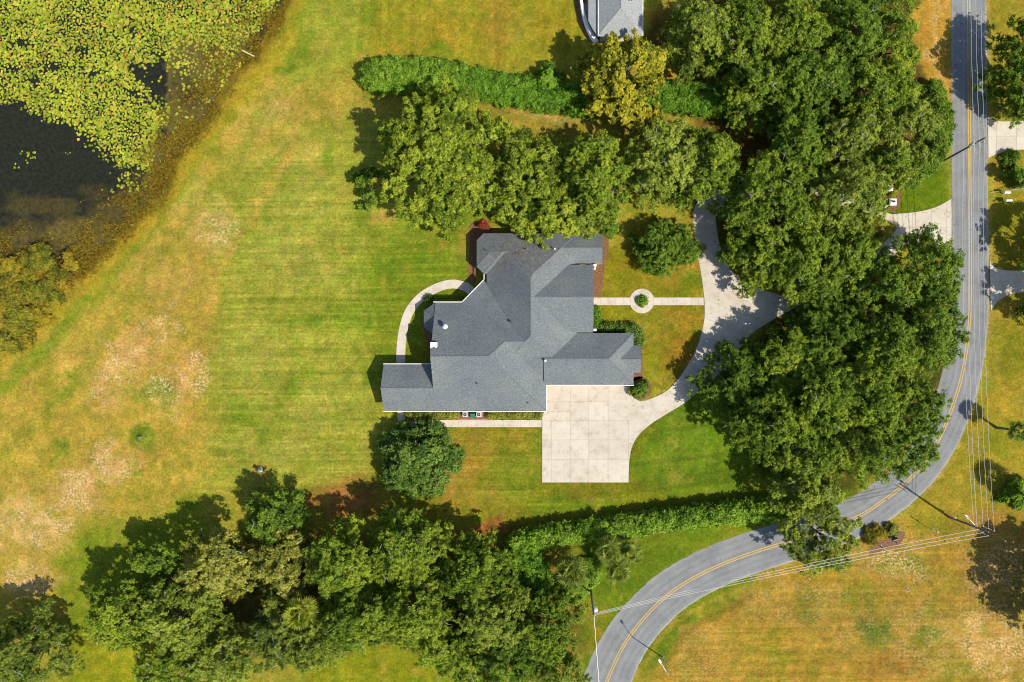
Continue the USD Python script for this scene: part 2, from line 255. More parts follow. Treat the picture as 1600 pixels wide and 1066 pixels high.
# painted tufts and dry patches
for a in [(445, 165, 55, 30, TAN, .8), (380, 205, 45, 40, TAN, .5), (475, 240, 40, 30, TAN, .45), (300, 330, 60, 50, TAN, .6), (340, 360, 30, 40, STRAW, .45), (255, 430, 60, 40, TAN, .6), (215, 545, 60, 48, (212, 166, 98), .9), (280, 590, 35, 40, (208, 160, 86), .7),
          (250, 640, 30, 24, TAN, .5), (170, 600, 40, 40, (206, 165, 92), .7), (110, 560, 50, 30, TAN, .5), (60, 640, 50, 50, (188, 158, 62), .5), (175, 715, 50, 26, (214, 172, 104), .8), (120, 770, 65, 40, (212, 170, 100), .85), (60, 835, 66, 45, (216, 176, 108), .7), (25, 800, 40, 50, STRAW, .6), (50, 905, 38, 30, (216, 172, 100), .8),
          (575, 150, 30, 22, TAN, .5), (585, 335, 26, 16, (206, 162, 84), .8), (675, 385, 22, 22, (196, 150, 62), .7), (735, 370, 18, 26, (196, 150, 70), .5), (700, 745, 30, 22, (205, 150, 84), .6), (755, 730, 30, 26, (190, 142, 60), .6), (620, 755, 60, 22, (186, 152, 62), .6), (540, 780, 60, 34, (170, 112, 62), .9), (765, 832, 55, 16, (168, 96, 60), .9),
          (610, 110, 40, 40, (186, 148, 44), .5), (700, 50, 60, 30, (180, 146, 42), .5), (775, 40, 28, 60, (192, 140, 62), .5), (850, 40, 40, 30, (176, 146, 36), .5), (860, 175, 40, 16, (200, 160, 84), .6), (790, 170, 40, 12, (196, 160, 76), .5),
          (1065, 420, 36, 28, (178, 145, 50), .8), (1010, 400, 40, 22, (174, 138, 38), .6), (1060, 505, 40, 22, (164, 128, 38), .7), (1050, 555, 30, 40, (164, 118, 40), .7), (960, 430, 24, 50, (150, 148, 26), .8), (965, 490, 30, 26, (150, 150, 28), .8), (1010, 580, 22, 40, (140, 150, 24), .8), (1075, 450, 20, 15, (120, 128, 22), .6),
          (1085, 415, 6, 25, (186, 120, 60), .8), (1460, 60, 10, 80, (214, 168, 84), .7),
          (1575, 560, 40, 60, (130, 132, 26), .7), (1580, 640, 30, 40, (190, 156, 50), .7), (1560, 480, 20, 40, (180, 152, 60), .6), (1580, 350, 30, 60, (140, 138, 26), .7), (1555, 300, 14, 50, (196, 160, 60), .7), (1560, 690, 26, 30, (124, 132, 26), .6), (1490, 790, 50, 16, (190, 160, 56), .5), (1460, 825, 40, 16, (130, 138, 30), .7),
          (1300, 900, 60, 24, (176, 146, 40), .6), (1420, 880, 50, 18, (134, 140, 32), .7), (1350, 930, 40, 20, (128, 132, 30), .7), (1270, 950, 30, 30, (128, 128, 30), .7), (1365, 985, 26, 34, (90, 112, 22), .85), (1440, 1000, 26, 24, (104, 122, 26), .8), (1450, 950, 14, 26, (120, 128, 26), .6), (1210, 1010, 20, 26, (130, 132, 30), .7), (1225, 1045, 16, 40, (130, 132, 30), .6),
          (1110, 975, 40, 24, (196, 146, 60), .6), (1060, 1040, 26, 20, (196, 150, 66), .6), (1130, 1040, 40, 40, (170, 128, 40), .6), (1380, 1040, 50, 26, (160, 112, 34), .6), (1560, 990, 60, 60, (212, 170, 92), .7), (1480, 1040, 40, 40, (150, 140, 36), .7), (1540, 1060, 30, 26, (150, 128, 36), .6), (1250, 900, 50, 16, (182, 136, 40), .5), (1560, 900, 60, 70, (172, 134, 62), .9), (1560, 820, 50, 30, (170, 128, 62), .8),
          (1020, 980, 12, 10, (196, 140, 60), .5), (920, 1000, 12, 30, (176, 138, 50), .6), (855, 985, 12, 26, (196, 140, 56), .7), (905, 955, 30, 26, (176, 140, 50), .6), (850, 910, 10, 24, (196, 150, 70), .7), (1145, 770, 60, 16, (150, 142, 40), .4), (900, 762, 60, 6, (170, 150, 50), .5), (1180, 200, 30, 14, (214, 164, 62), .8), (1090, 100, 30, 40, (150, 108, 50), .8), (1030, 60, 22, 60, (120, 88, 42), .8), (1030, 125, 20, 20, (196, 140, 50), .7), (1085, 335, 14, 12, (186, 140, 60), .6), (1120, 345, 22, 60, (88, 76, 26), .8)]:
    blob(*a)
for a in [(440, 90, 26, 26), (420, 110, 30, 14), (470, 70, 16, 30), (560, 350, 18, 20), (515, 240, 12, 22), (95, 600, 12, 26), (85, 700, 16, 26), (245, 615, 36, 20), (262, 732, 9, 7), (210, 738, 8, 8), (400, 660, 60, 24), (470, 610, 50, 24), (540, 500, 70, 24), (470, 500, 40, 18), (660, 370, 40, 20), (700, 340, 40, 16), (690, 440, 30, 30), (650, 405, 50, 20), (590, 425, 40, 30), (805, 745, 50, 50), (845, 700, 14, 40), (900, 790, 90, 20), (1140, 670, 60, 30), (240, 310, 12, 30), (560, 330, 16, 22), (585, 580, 26, 16), (690, 660, 40, 10), (580, 20, 26, 30), (690, 75, 20, 10), (1060, 470, 20, 10), (1075, 440, 24, 16)]:
    blob(*a, GREEN, .62)
for a in [(300, 300, 60, 30, 30), (370, 250, 40, 16, -50), (420, 190, 40, 14, -40), (480, 300, 60, 60, 0), (430, 380, 60, 30, 0), (480, 420, 90, 40, 0), (400, 560, 60, 60, 0), (440, 700, 80, 30, 0), (520, 640, 60, 40, 0)]:
    blob(a[0], a[1], a[2], a[3], (172, 172, 74), .55, a[4])
# mower tracks beside the pond
lined([(520, -60), (440, 60), (370, 165), (270, 300), (170, 430), (60, 560), (-60, 660)], 15, (120, 150, 30), .62)
lined([(455, 60), (390, 140), (300, 245), (210, 360), (110, 470), (-60, 620)], 17, (196, 170, 50), .75)
lined([(430, 150), (330, 300), (200, 470), (80, 640), (-40, 740)], 12, (150, 152, 46), .5)
lined([(480, 160), (420, 300), (330, 440), (300, 620), (250, 720)], 10, (200, 160, 72), .45)
lined([(595, 170), (480, 190), (400, 260)], 8, (196, 166, 84), .4)
lined([(1180, 905), (1100, 945), (1055, 972), (1024, 1004), (994, 1066)], 6, (186, 150, 62), .6)
lined([(1180, 925), (1090, 975), (1040, 1030)], 8, (128, 112, 34), .55)
# mowing stripes (the way the blades were laid)
def stripe(t, period, seed, sharp=1.0):
    k = np.floor(t / period); r = meshkit.noise(np.stack([k, k * 0 + seed, k * 0], -1), seed); u = t / period - k
    return (r - .5) * 2, np.exp(-((u - .5) / .16) ** 2) * (r > .35)
m = inside(Polygon([(320, 320), (380, 260), (600, 200), (760, 340), (690, 560), (600, 640), (845, 672), (845, 760), (1000, 800), (700, 800), (320, 765)]), 20)
mow = np.maximum(mow, m * .9); a_, b_ = stripe(PY + n4 * 26 + n1 * 3 + (PX - 500) * .012, 7.5, 11)
col *= (1 + m * (.06 * a_) * (.6 + n3))[..., None]; col += (m * b_ * (.6 + 1.6 * np.clip(n2 + .25, 0, 1)))[..., None] * np.array([13, 10, 8])
m = inside(Polygon([(540, -80), (920, -80), (920, 100), (540, 100)]), 14); a_, b_ = stripe(PX + n4 * 8, 9, 12); col *= (1 + m * .05 * a_)[..., None]
m = inside(Polygon([(960, 1140), (1060, 1000), (1180, 905), (1400, 850), (1680, 830), (1680, 1140)]), 20); mow = np.maximum(mow, m * .8); a_, b_ = stripe(PY + n4 * 18 + ((PX - 1300) / 300) ** 2 * 10 + (PX - 1300) * .03, 8, 13)
col *= (1 + m * .04 * a_)[..., None]; col += (m * b_ * np.clip(n2 + .5, 0, 1))[..., None] * np.array([22, 18, 10])
m = inside(Polygon([(990, 760), (860, 760), (820, 830), (1100, 800), (1240, 760), (1260, 640), (1020, 660)]), 10); a_, b_ = stripe(PY + (PX - 1000) * .1 + n4 * 8, 7, 14); col *= (1 + m * .08 * a_)[..., None]
for off in (-30.5, 30.5):
    cl_ = smooth_line([(1512, -120), (1513, 0), (1515, 260), (1516, 430), (1514.5, 500), (1507, 565), (1494, 618), (1472, 676), (1442, 725), (1409, 760), (1347, 804), (1246, 842), (1175, 864), (1116, 887), (1070, 911), (1006, 966), (976, 1006), (951, 1058), (915, 1160)]); dd_ = np.gradient(cl_, axis=0); dd_ /= np.linalg.norm(dd_, axis=1, keepdims=True)
    ln2 = LineString(cl_ + np.stack([dd_[:, 1], -dd_[:, 0]], 1) * off); d2_ = shapely.distance(ln2, shapely.points(P[..., :2])); put(.75 * np.exp(-(d2_ / 4.2) ** 2) * np.clip(.55 + 2.2 * n3, 0, 1), (206, 172, 112))
# garden rings on the mound, cover ring
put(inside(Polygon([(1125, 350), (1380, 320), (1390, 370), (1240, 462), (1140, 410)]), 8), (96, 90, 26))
dm = np.hypot(PX - 222, PY - 684); put(.92 * (1 - ss(9, 28, dm)), (98, 128, 26)); put(.5 * np.exp(-((dm - 11) / 2.5) ** 2), (176, 164, 56))
put(.55 * np.exp(-((np.hypot(PX - 407, PY - 735) - 11) / 4) ** 2), (190, 150, 70)); put(.6 * np.exp(-((np.hypot(PX - 1419, PY - 922) - 5) / 1.8) ** 2), (196, 150, 60))
# bank
import scipy.ndimage as ndi
mask = shapely.contains_xy(water_poly_px, PX, PY)
dw = np.where(mask, -ndi.distance_transform_edt(mask), ndi.distance_transform_edt(~mask)) * 3.1
dwn = dw + n3 * 22 + n1 * 16
put((1 - ss(26, 50, dwn)) * (PX < 700) * .7, (176, 148, 40)); put((1 - ss(8, 30, dwn)) * (PX < 700) * .85, (168, 138, 40)); put((1 - ss(-4, 10, dwn)) * (PX < 700), (138, 112, 38))
# fine colour break-up that follows the tufts
f1, f2 = fb(8, 21, 3), fb(34, 22, 4)
col *= (1 + .34 * f1 + .26 * f2 + .10 * n4)[..., None]
gt = np.clip(fb(26, 23, 4) * 4.6 - .40, 0, 1)[..., None] * .46; col = col * (1 - gt) + np.array([134, 142, 34.]) * gt
tt = np.clip(fb(30, 24, 4) * 4.6 - .50, 0, 1)[..., None] * .46; col = col * (1 - tt) + np.array([200, 170, 80.]) * tt
_rp = np.random.default_rng(17); _wear = []
for (x0_, y0_), (x1_, y1_), k_, sp_ in [((25, 850), (110, 800), 20, 22), ((90, 800), (160, 745), 18, 20), ((140, 745), (210, 695), 16, 18), ((170, 600), (235, 520), 18, 24), ((260, 640), (300, 560), 14, 18), ((235, 520), (290, 470), 8, 18), ((330, 380), (360, 330), 6, 16), ((30, 910), (60, 890), 6, 14)]:
    for t_ in _rp.uniform(0, 1, k_):
        _wear.append((x0_ + (x1_ - x0_) * t_ + _rp.normal(0, sp_), y0_ + (y1_ - y0_) * t_ + _rp.normal(0, sp_ * .8), _rp.uniform(7, 24), _rp.uniform(6, 17), _rp.uniform(.45, 1.)))
for cx, cy, rx, ry, s in _wear + [ (165, 600, 40, 36, .5), (30, 800, 30, 30, .4), (50, 905, 36, 28, .8), (330, 355, 40, 40, .15), (440, 170, 40, 30, .15), (1560, 1010, 90, 80, .8), (1440, 1000, 80, 80, .3), (1330, 960, 90, 60, .2), (1110, 1030, 60, 60, .25), (1400, 880, 60, 30, .6), (1560, 900, 60, 70, .5), (1462, 50, 16, 90, .5), (1240, 940, 90, 50, .25), (1410, 840, 40, 20, .3), (860, 178, 50, 14, .4)]:
    speck = np.maximum(speck, blob(cx, cy, rx, ry, None, s))
gt = np.clip(fb(11, 25, 3) * 5 - .7, 0, 1)[..., None] * .40 * (PX < 1700)[..., None]; col = col * (1 - gt) + np.array([120, 128, 34.]) * gt
tt = np.clip(fb(12, 26, 3) * 5 - .7, 0, 1)[..., None] * .40; col = col * (1 - tt) + np.array([214, 178, 96.]) * tt
sp = np.clip(meshkit.fbm(np.stack([PX / 15, PY / 15, 0 * PX + 90], -1), 3, 90) * 2.6 - .55, 0, 1); speck = np.clip(speck * 1.35, 0, 1) * sp
col = np.clip(col, 8, 250)
z = -0.75 * (1 - ss(2, 24, dw)) - 1.2 * (1 - ss(-45, -2, dw)); z = np.where(PX < 800, z, 0.0)
z += .55 * np.exp(-(dm / 9) ** 2) + .05 * n4 * (np.abs(dw) > 60) * 0
gv = np.stack([(PX - NX) * S, (NY - PY) * S, z], -1).reshape(-1, 3)
nxg, nyg = len(gx), len(gy)
I = np.arange(nxg * nyg).reshape(nyg, nxg); gf = np.stack([I[1:, :-1], I[1:, 1:], I[:-1, 1:], I[:-1, :-1]], -1).reshape(-1, 4)
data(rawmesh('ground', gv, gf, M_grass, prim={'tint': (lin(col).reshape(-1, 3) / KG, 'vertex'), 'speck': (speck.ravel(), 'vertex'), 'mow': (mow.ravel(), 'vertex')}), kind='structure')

# pond
wgx, wgy = np.arange(-120, 500, 4.0), np.arange(-110, 470, 4.0); QX, QY = np.meshgrid(wgx, wgy)
def wf(scale, seed, o=4): return meshkit.fbm(np.stack([QX / scale, QY / scale, 0 * QX + seed], -1), o, seed) - .5
wm = shapely.contains_xy(water_poly_px, QX, QY); wd = np.where(wm, ndi.distance_transform_edt(wm), 0) * 4.0 + wf(30, 31) * 70
wc = np.zeros(QX.shape + (3,)); wc[:] = (.016, .018, .011)
def wput(w, c):
    global wc
    w = np.clip(w, 0, 1)[..., None]; wc = wc * (1 - w) + np.asarray(c) * w
wput(.85 * (1 - ss(6, 46, wd)), (.056, .043, .014))
for cx, cy, rx, ry, s_ in [(300, 110, 62, 70, 1.), (290, 190, 55, 70, 1.), (250, 270, 40, 60, .95), (345, 70, 40, 50, 1.), (200, 320, 50, 34, .85), (120, 360, 70, 34, .8), (40, 370, 70, 26, .7), (60, 320, 60, 16, .35)]:
    d = np.hypot((QX - cx) / rx, (QY - cy) / ry) + wf(30, cx + 3, 4) * 1.3; wput(s_ * (1 - ss(.7, 1.1, d)) * (np.hypot((QX - 236) / 21, (QY - 128) / 32) + wf(16, 5) * .8 > 1), (.100, .080, .018))
mats = [(25, 312, 26, 16), (62, 315, 22, 14), (90, 330, 26, 14), (30, 350, 60, 14), (140, 300, 30, 12), (165, 330, 40, 26), (60, 385, 60, 20), (278, 130, 22, 34), (300, 155, 24, 26), (205, 300, 20, 26), (340, 60, 30, 20)]
for cx, cy, rx, ry in mats:
    d = np.hypot((QX - cx) / rx, (QY - cy) / ry) + wf(14, cx, 3) * 1.6; wput((1 - ss(.5, 1.15, d)) * .6, (.044, .037, .013))
wv = np.stack([(QX - NX) * S, (NY - QY) * S, 0 * QX - .72], -1).reshape(-1, 3); J = np.arange(QX.size).reshape(QX.shape)
wq = np.stack([J[1:, :-1], J[1:, 1:], J[:-1, 1:], J[:-1, :-1]], -1)
keep = (ndi.maximum_filter(wm, 9))[:-1, :-1]
data(rawmesh('pond_water', wv, wq[keep], M_water, prim={'tint': (wc.reshape(-1, 3), 'vertex')}), kind='structure')

# ---------------------------------------------------------------- road
CL = smooth_line([(1512, -420), (1512.5, -200), (1513, 0), (1514, 130), (1515, 260), (1516, 350), (1516, 430), (1514.5, 500), (1507, 565), (1494, 618), (1472, 676), (1442, 725), (1409, 760), (1380, 782), (1347, 804), (1300, 824), (1246, 842), (1175, 864), (1116, 887), (1070, 911), (1038, 934), (1006, 966), (976, 1006), (951, 1058), (930, 1120), (905, 1200), (885, 1300), (870, 1420)], 40)
dl = np.gradient(CL, axis=0); dl /= np.linalg.norm(dl, axis=1, keepdims=True); nr = np.stack([dl[:, 1], -dl[:, 0]], 1)   # to the west / north (inner) side of the bend
arc = np.r_[0, np.cumsum(np.linalg.norm(np.diff(CL, axis=0), axis=1))]
wl = np.interp(CL[:, 1], [0, 350, 600, 760, 860, 960, 1060], [28, 28, 30, 30, 32, 34, 36]); wr = np.interp(CL[:, 1], [0, 350, 600, 760, 860, 960, 1060], [27, 28.5, 31, 31, 33, 36, 37])
lat = np.array([-1.0, -.955, -.9, -.74, -.6, -.46, -.3, -.16, 0, .16, .3, .46, .6, .74, .9, .955, 1.0])
tone = {1.0: (182, 172, 158), .955: (176, 170, 160), .9: (160, 159, 155), .74: (148, 148, 146), .6: (158, 157, 154), .46: (148, 148, 146), .3: (161, 160, 156), .16: (150, 149, 147), 0: (148, 147, 145)}
def roadpt(i, t, z=.05):
    side = np.where(t > 0, wl[i], wr[i]); return CL[i] + nr[i] * (t * side)[..., None]
idx = np.arange(len(CL)); rv, rc = [], []
for t in lat:
    rg = 1 + (abs(t) == 1.0) * .05 * (meshkit.fbm(np.c_[arc / 7, np.full(len(arc), t * 3 + 9), np.zeros(len(arc))], 3, 6) - .45)
    p = roadpt(idx, t * rg); rv.append(np.c_[(p[:, 0] - NX) * S, (NY - p[:, 1]) * S, np.full(len(CL), .05 - .04 * (abs(t) == 1.0))]); rc.append(np.tile(A(*tone[abs(t)]), (len(CL), 1)))
rv, rc = np.stack(rv, 1), np.stack(rc, 1)
K = np.arange(rv.shape[0] * rv.shape[1]).reshape(rv.shape[:2]); rf = np.stack([K[:-1, :-1], K[:-1, 1:], K[1:, 1:], K[1:, :-1]], -1).reshape(-1, 4)[:, ::-1]
jit = 1 + .10 * (meshkit.fbm(np.stack([np.tile(arc[:, None], (1, len(lat))) / 60, np.tile(lat * 4, (len(arc), 1)), np.zeros(rv.shape[:2])], -1), 4, 5) - .5)
road = rawmesh('road', rv.reshape(-1, 3), rf, M_asphalt, prim={'tint': ((rc * jit[..., None]).reshape(-1, 3), 'vertex')}); data(road, kind='structure')
road_px = Polygon(np.vstack([roadpt(idx, np.full(len(CL), 1.0)), roadpt(idx, np.full(len(CL), -1.0))[::-1]]))
def ribbon(off, width, z):
    a, b = CL + nr * (off - width / 2), CL + nr * (off + width / 2)
    v = np.empty((len(CL) * 2, 3)); v[0::2] = np.c_[(a[:, 0] - NX) * S, (NY - a[:, 1]) * S, np.full(len(CL), z)]; v[1::2] = np.c_[(b[:, 0] - NX) * S, (NY - b[:, 1]) * S, np.full(len(CL), z)]
    i = np.arange(len(CL) - 1) * 2; return v, np.stack([i, i + 1, i + 3, i + 2], 1)[:, ::-1]
for off in (-1.7, 1.7):
    rawmesh('centre_line', *ribbon(off, 1.5, .055), M_yellow, parent=road)

rc_ = np.random.default_rng(55)
M_seal = mottled('crack_sealer', (.10, .10, .10), (.15, .15, .148), scale=3, rough=.6)
for k in range(12):      # sealed cracks that wander along and across the lanes
    i0 = int(rc_.integers(60, len(CL) - 140)); n_ = int(rc_.integers(30, 90)) if k % 3 else 8; u_ = np.linspace(-.85, .85, 9) if not k % 3 else None
    ii_ = np.linspace(i0, i0 + n_, 9).astype(int); t_ = (u_ * rc_.uniform(.5, 1) if u_ is not None else rc_.uniform(-.8, .8) + np.cumsum(rc_.normal(0, .03, 9)))
    pc_ = CL[ii_] + nr[ii_] * (t_ * 28)[:, None] + rc_.normal(0, .5, (9, 2)); dd3 = np.gradient(pc_, axis=0); nn3 = np.stack([dd3[:, 1], -dd3[:, 0]], 1); nn3 /= np.linalg.norm(nn3, axis=1, keepdims=True); w_ = rc_.uniform(.22, .42, 9)[:, None]
    va_ = np.empty((18, 3)); va_[0::2] = np.c_[G(pc_ - nn3 * w_), np.full(9, .0535)]; va_[1::2] = np.c_[G(pc_ + nn3 * w_), np.full(9, .0535)]; i_ = np.arange(8) * 2
    rawmesh('crack_seal', va_, np.stack([i_, i_ + 1, i_ + 3, i_ + 2], 1), M_seal, parent=road)
# ---------------------------------------------------------------- concrete
def paving(name, poly_px, cuts, z=.06, width=.05, holes=None):
    """A paved area of separately poured panels: one Mesh per panel on a sand bed."""
    pg = Polygon(G(poly_px)) if not hasattr(poly_px, 'area') else shapely.transform(poly_px, lambda p: np.array(G(p)))
    pg = pg.buffer(0)
    root = UsdGeom.Xform.Define(stage, numbered('/World', name)).GetPrim(); data(root, kind='structure')
    obj('sand_bed', slab(pg, -.05, z - .02), M_joint, root)
    lines = [LineString(G(c)) for c in cuts]
    cells = list(polygonize(unary_union([g.exterior for g in getattr(pg, 'geoms', [pg])] + [LineString(r.coords) for g in getattr(pg, 'geoms', [pg]) for r in g.interiors] + [l for l in lines]).buffer(0) if False else unary_union([LineString(g.exterior.coords) for g in getattr(pg, 'geoms', [pg])] + [LineString(r.coords) for g in getattr(pg, 'geoms', [pg]) for r in g.interiors] + lines)))
    for c in cells:
        if c.area > .15 and pg.contains(c.representative_point()):
            q = c.intersection(pg).buffer(-width / 2, join_style=2)
            if q.area > .1: obj('concrete_panel', slab(q, z - .15, z), M_conc, root)
    return root
isl = smooth_line([(1118, 340), (1123, 375), (1136, 412), (1162, 440), (1200, 455), (1236, 462), (1290, 440), (1350, 405), (1392, 368), (1396, 350), (1330, 325), (1240, 312), (1160, 315), (1128, 325)], 5)
drive_out = [(853, 598), (986, 598), (984, 606), (984, 614), (990, 622), (1000, 627), (1010, 625.5)] + [tuple(p) for p in smooth_line([(1022, 621), (1040, 612), (1060, 592), (1076, 568), (1090, 540), (1098, 512), (1101, 488), (1099, 455), (1094, 420), (1088, 388), (1083, 345), (1088, 318), (1115, 296), (1180, 290), (1260, 292), (1330, 305), (1384, 332), (1404, 334), (1440, 330), (1466, 322), (1484, 312)], 4)] + [(1487.5, 309), (1488, 391), (1482, 389)] + \
    [tuple(p) for p in smooth_line([(1462, 380), (1440, 376), (1412, 386), (1370, 420), (1310, 452), (1240, 482), (1196, 507), (1172, 524), (1150, 552), (1120, 588), (1096, 608), (1072, 628), (1045, 645), (1018, 662), (998, 680), (987, 700), (983, 722)], 4)] + [(982, 754), (847, 754), (847, 668), (847, 642), (853, 641)]
drive = Polygon(drive_out).buffer(0).difference(Polygon(isl)).difference(road_px.buffer(1.0))
cuts = [[(x, 596), (x, 760)] for x in (891, 919.5, 950)] + [[(982, 640), (982, 730)], [(862, 655), (862, 754)], [(845, 627.6), (984, 627.6)], [(845, 657.5), (1002, 657.5)], [(845, 687.5), (1000, 687.5)], [(845, 718), (990, 718)], [(891, 643), (847, 643)],
        [(982, 657.5), (1018, 640)], [(1010, 616), (1032, 668)], [(1013, 616), (1036, 668)], [(1036, 600), (1072, 642)], [(1058, 580), (1105, 612)], [(1076, 553), (1140, 580)], [(1090, 525), (1166, 548)], [(1098, 496), (1182, 530)], [(1095, 466), (1214, 510)], [(1096, 440), (1240, 470)], [(1088, 412), (1150, 405)], [(1086, 384), (1130, 382)], [(1080, 356), (1126, 358)], [(1096, 412), (1136, 452), (1214, 500)],
        [(1200, 440), (1196, 520)], [(1080, 330), (1126, 326)], [(1290, 430), (1310, 460)], [(1396, 330), (1396, 400)], [(1425, 326), (1425, 384)], [(1455, 322), (1455, 384)], [(1394, 356), (1490, 356)], [(1478, 310), (1478, 392)], [(1180, 285), (1180, 320)], [(1260, 285), (1260, 320)], [(1330, 300), (1330, 330)], [(1350, 400), (1372, 424)]]
paving('driveway', drive, cuts)
rw = LineString(smooth_line([(626, 575), (627, 540), (632, 508), (642, 483), (660, 463), (685, 449), (707, 444), (726, 448), (738, 457), (746, 470)])).buffer(7, cap_style=2)
paving('garden_path', rw, [[(610, y), (645, y)] for y in (555, 530, 508)] + [[(630, 478), (650, 492)], [(648, 452), (664, 474)], [(672, 440), (682, 464)], [(704, 432), (706, 458)], [(722, 462), (732, 436)], [(738, 470), (748, 450)]], width=.03)
fw = unary_union([sbox(926, 465, 990, 477), sbox(1016, 465, 1101.0, 477), Point(1003, 470.5).buffer(19.3, 32)]).difference(Point(1003, 470.5).buffer(7.6, 24)).difference(drive.buffer(.8))
paving('front_walk', fw, [[(x, 450), (x, 490)] for x in (938, 950, 962, 974, 985, 1021, 1033, 1045, 1057, 1069, 1081, 1091)] + [[(1003 + 6 * math.cos(a), 470.5 + 6 * math.sin(a)), (1003 + 21 * math.cos(a), 470.5 + 21 * math.sin(a))] for a in np.arange(8) * math.pi / 4 + math.pi / 2], width=.03)
sw = unary_union([sbox(634, 656.3, 846.3, 667.5), Point(634, 654.5).buffer(13, 16).intersection(sbox(600, 640, 634, 668)), sbox(621, 636, 634, 656)]).buffer(0)
paving('side_walk', sw, [[(x, 640), (x, 675)] for x in (646, 660, 674, 688, 702, 716, 730, 744, 758, 772, 786, 800, 814, 828)] + [[(615, 650), (636, 650)]], width=.03)
paving('neighbour_drive', Polygon([tuple(p) for p in smooth_line([(1542, 182), (1552, 188), (1570, 190), (1610, 189), (1700, 189)], 5)] + [tuple(p) for p in smooth_line([(1700, 234), (1610, 234), (1580, 235), (1558, 241), (1542, 248)], 5)]).difference(road_px.buffer(1)), [[(1556, 170), (1556, 250)], [(1588, 170), (1588, 250)], [(1620, 170), (1620, 250)], [(1540, 213), (1710, 213)]])
paving('neighbour_drive', Polygon([tuple(p) for p in smooth_line([(1546, 406), (1552, 415), (1568, 422), (1610, 423), (1700, 423)], 5)] + [tuple(p) for p in smooth_line([(1700, 458), (1610, 457), (1580, 460), (1560, 470), (1548, 487)], 5)]).difference(road_px.buffer(1)), [[(1562, 400), (1562, 490)], [(1590, 400), (1590, 490)], [(1620, 400), (1620, 490)], [(1540, 440), (1710, 440)]])
def bed(poly_px, z=.035, mat=None):
    data(obj('mulch_bed', slab(Polygon(G(poly_px)).buffer(.25).buffer(-.1).difference(Polygon(G([(0,0),(0,1),(1,1)]))), -.05, z), mat or M_mulch), kind='structure')
bed([(915, 400), (944, 405), (942, 440), (937, 462), (915, 462)]); bed([(915, 480), (936, 480), (938, 498), (946, 507), (990, 507), (1000, 512), (1002, 530), (1003, 590), (985, 596), (915, 560)])
bed([(999 + 18 * math.cos(t), 607 + 17.5 * math.sin(t)) for t in np.linspace(0, 2 * np.pi, 25)[:-1]]); bed([(944, 400), (943, 360), (956, 336), (968, 350), (950, 372), (949, 405)])
bed([(716, 640), (716, 655.3), (761, 655.3), (761, 640)]); bed([(736, 350), (760, 345), (770, 362), (745, 372), (742, 440), (733, 440)])
bed([(640, 500), (668, 500), (690, 560), (690, 566), (640, 566)] if False else [(660, 505), (690, 520), (692, 568), (676, 568)])
bed([(1378, 294), (1401, 288), (1407, 305), (1404, 322), (1396, 331), (1386, 326), (1388, 309)]); bed([(1366, 848), (1392, 838), (1400, 830), (1413, 833), (1410, 842), (1404, 850), (1380, 858), (1358, 868)])
bed([(1003 + 7 * math.cos(t), 470.5 + 7 * math.sin(t)) for t in np.linspace(0, 2 * np.pi, 25)[:-1]])
bed([(893, -60), (900, 10), (908, 40), (925, 70), (934, 72), (936, -60)])

# ---------------------------------------------------------------- the house
E0, PITCH = 2.9, 0.5
def Q(px, py):   # plan pixel (already freed from perspective) -> xy
    return np.array([(px - NX) * S, (NY - py) * S])
def halfspace_solid(planes, z0, lift=0.0):
    """Convex solid from roof planes. planes: (px, py, nx, ny, grade, eave) = a point on the eave, the inward plan direction, rise per metre; grade None = vertical end wall."""
    from scipy.spatial import HalfspaceIntersection
    hs, pts = [[0, 0, -1, z0], [0, 0, 1, -30.0]], []
    for px, py, nx_, ny_, g, e in planes:
        p = Q(px, py); n = np.array([nx_, -ny_], float); n /= np.linalg.norm(n); pts.append(p)
        hs.append([-n[0], -n[1], 0, n @ p])
        if g is not None:
            c = e + lift - g * (n @ p); hs.append([-g * n[0], -g * n[1], 1, -c])
    c = np.mean([p for p in pts], 0)
    h = HalfspaceIntersection(np.array(hs), np.array([c[0], c[1], z0 + .06]))
    return manifold3d.Manifold.hull_points(h.intersections)
def gableroof(x0, x1, y0, y1, axis, hip0=False, hip1=False, e=E0, z0=None, inset=0.0, lift=0.0):
    """Roof over a plan rectangle in pixels; axis 'x' = ridge runs left to right; hip0 / hip1 = hipped left/top or right/bottom end."""
    i = inset / S
    x0, x1, y0, y1 = x0 + i, x1 - i, y0 + i, y1 - i
    e2 = e + inset * PITCH
    m = (x0 + x1) / 2, (y0 + y1) / 2
    sides = [(x0, m[1], 1, 0, hip0 if axis == 'x' else True), (x1, m[1], -1, 0, hip1 if axis == 'x' else True), (m[0], y0, 0, 1, hip0 if axis == 'y' else True), (m[0], y1, 0, -1, hip1 if axis == 'y' else True)]
    return halfspace_solid([(px, py, a, b, PITCH if s else None, e2) for px, py, a, b, s in sides], e - .2 if z0 is None else z0, lift)
r2 = math.sqrt(.5)
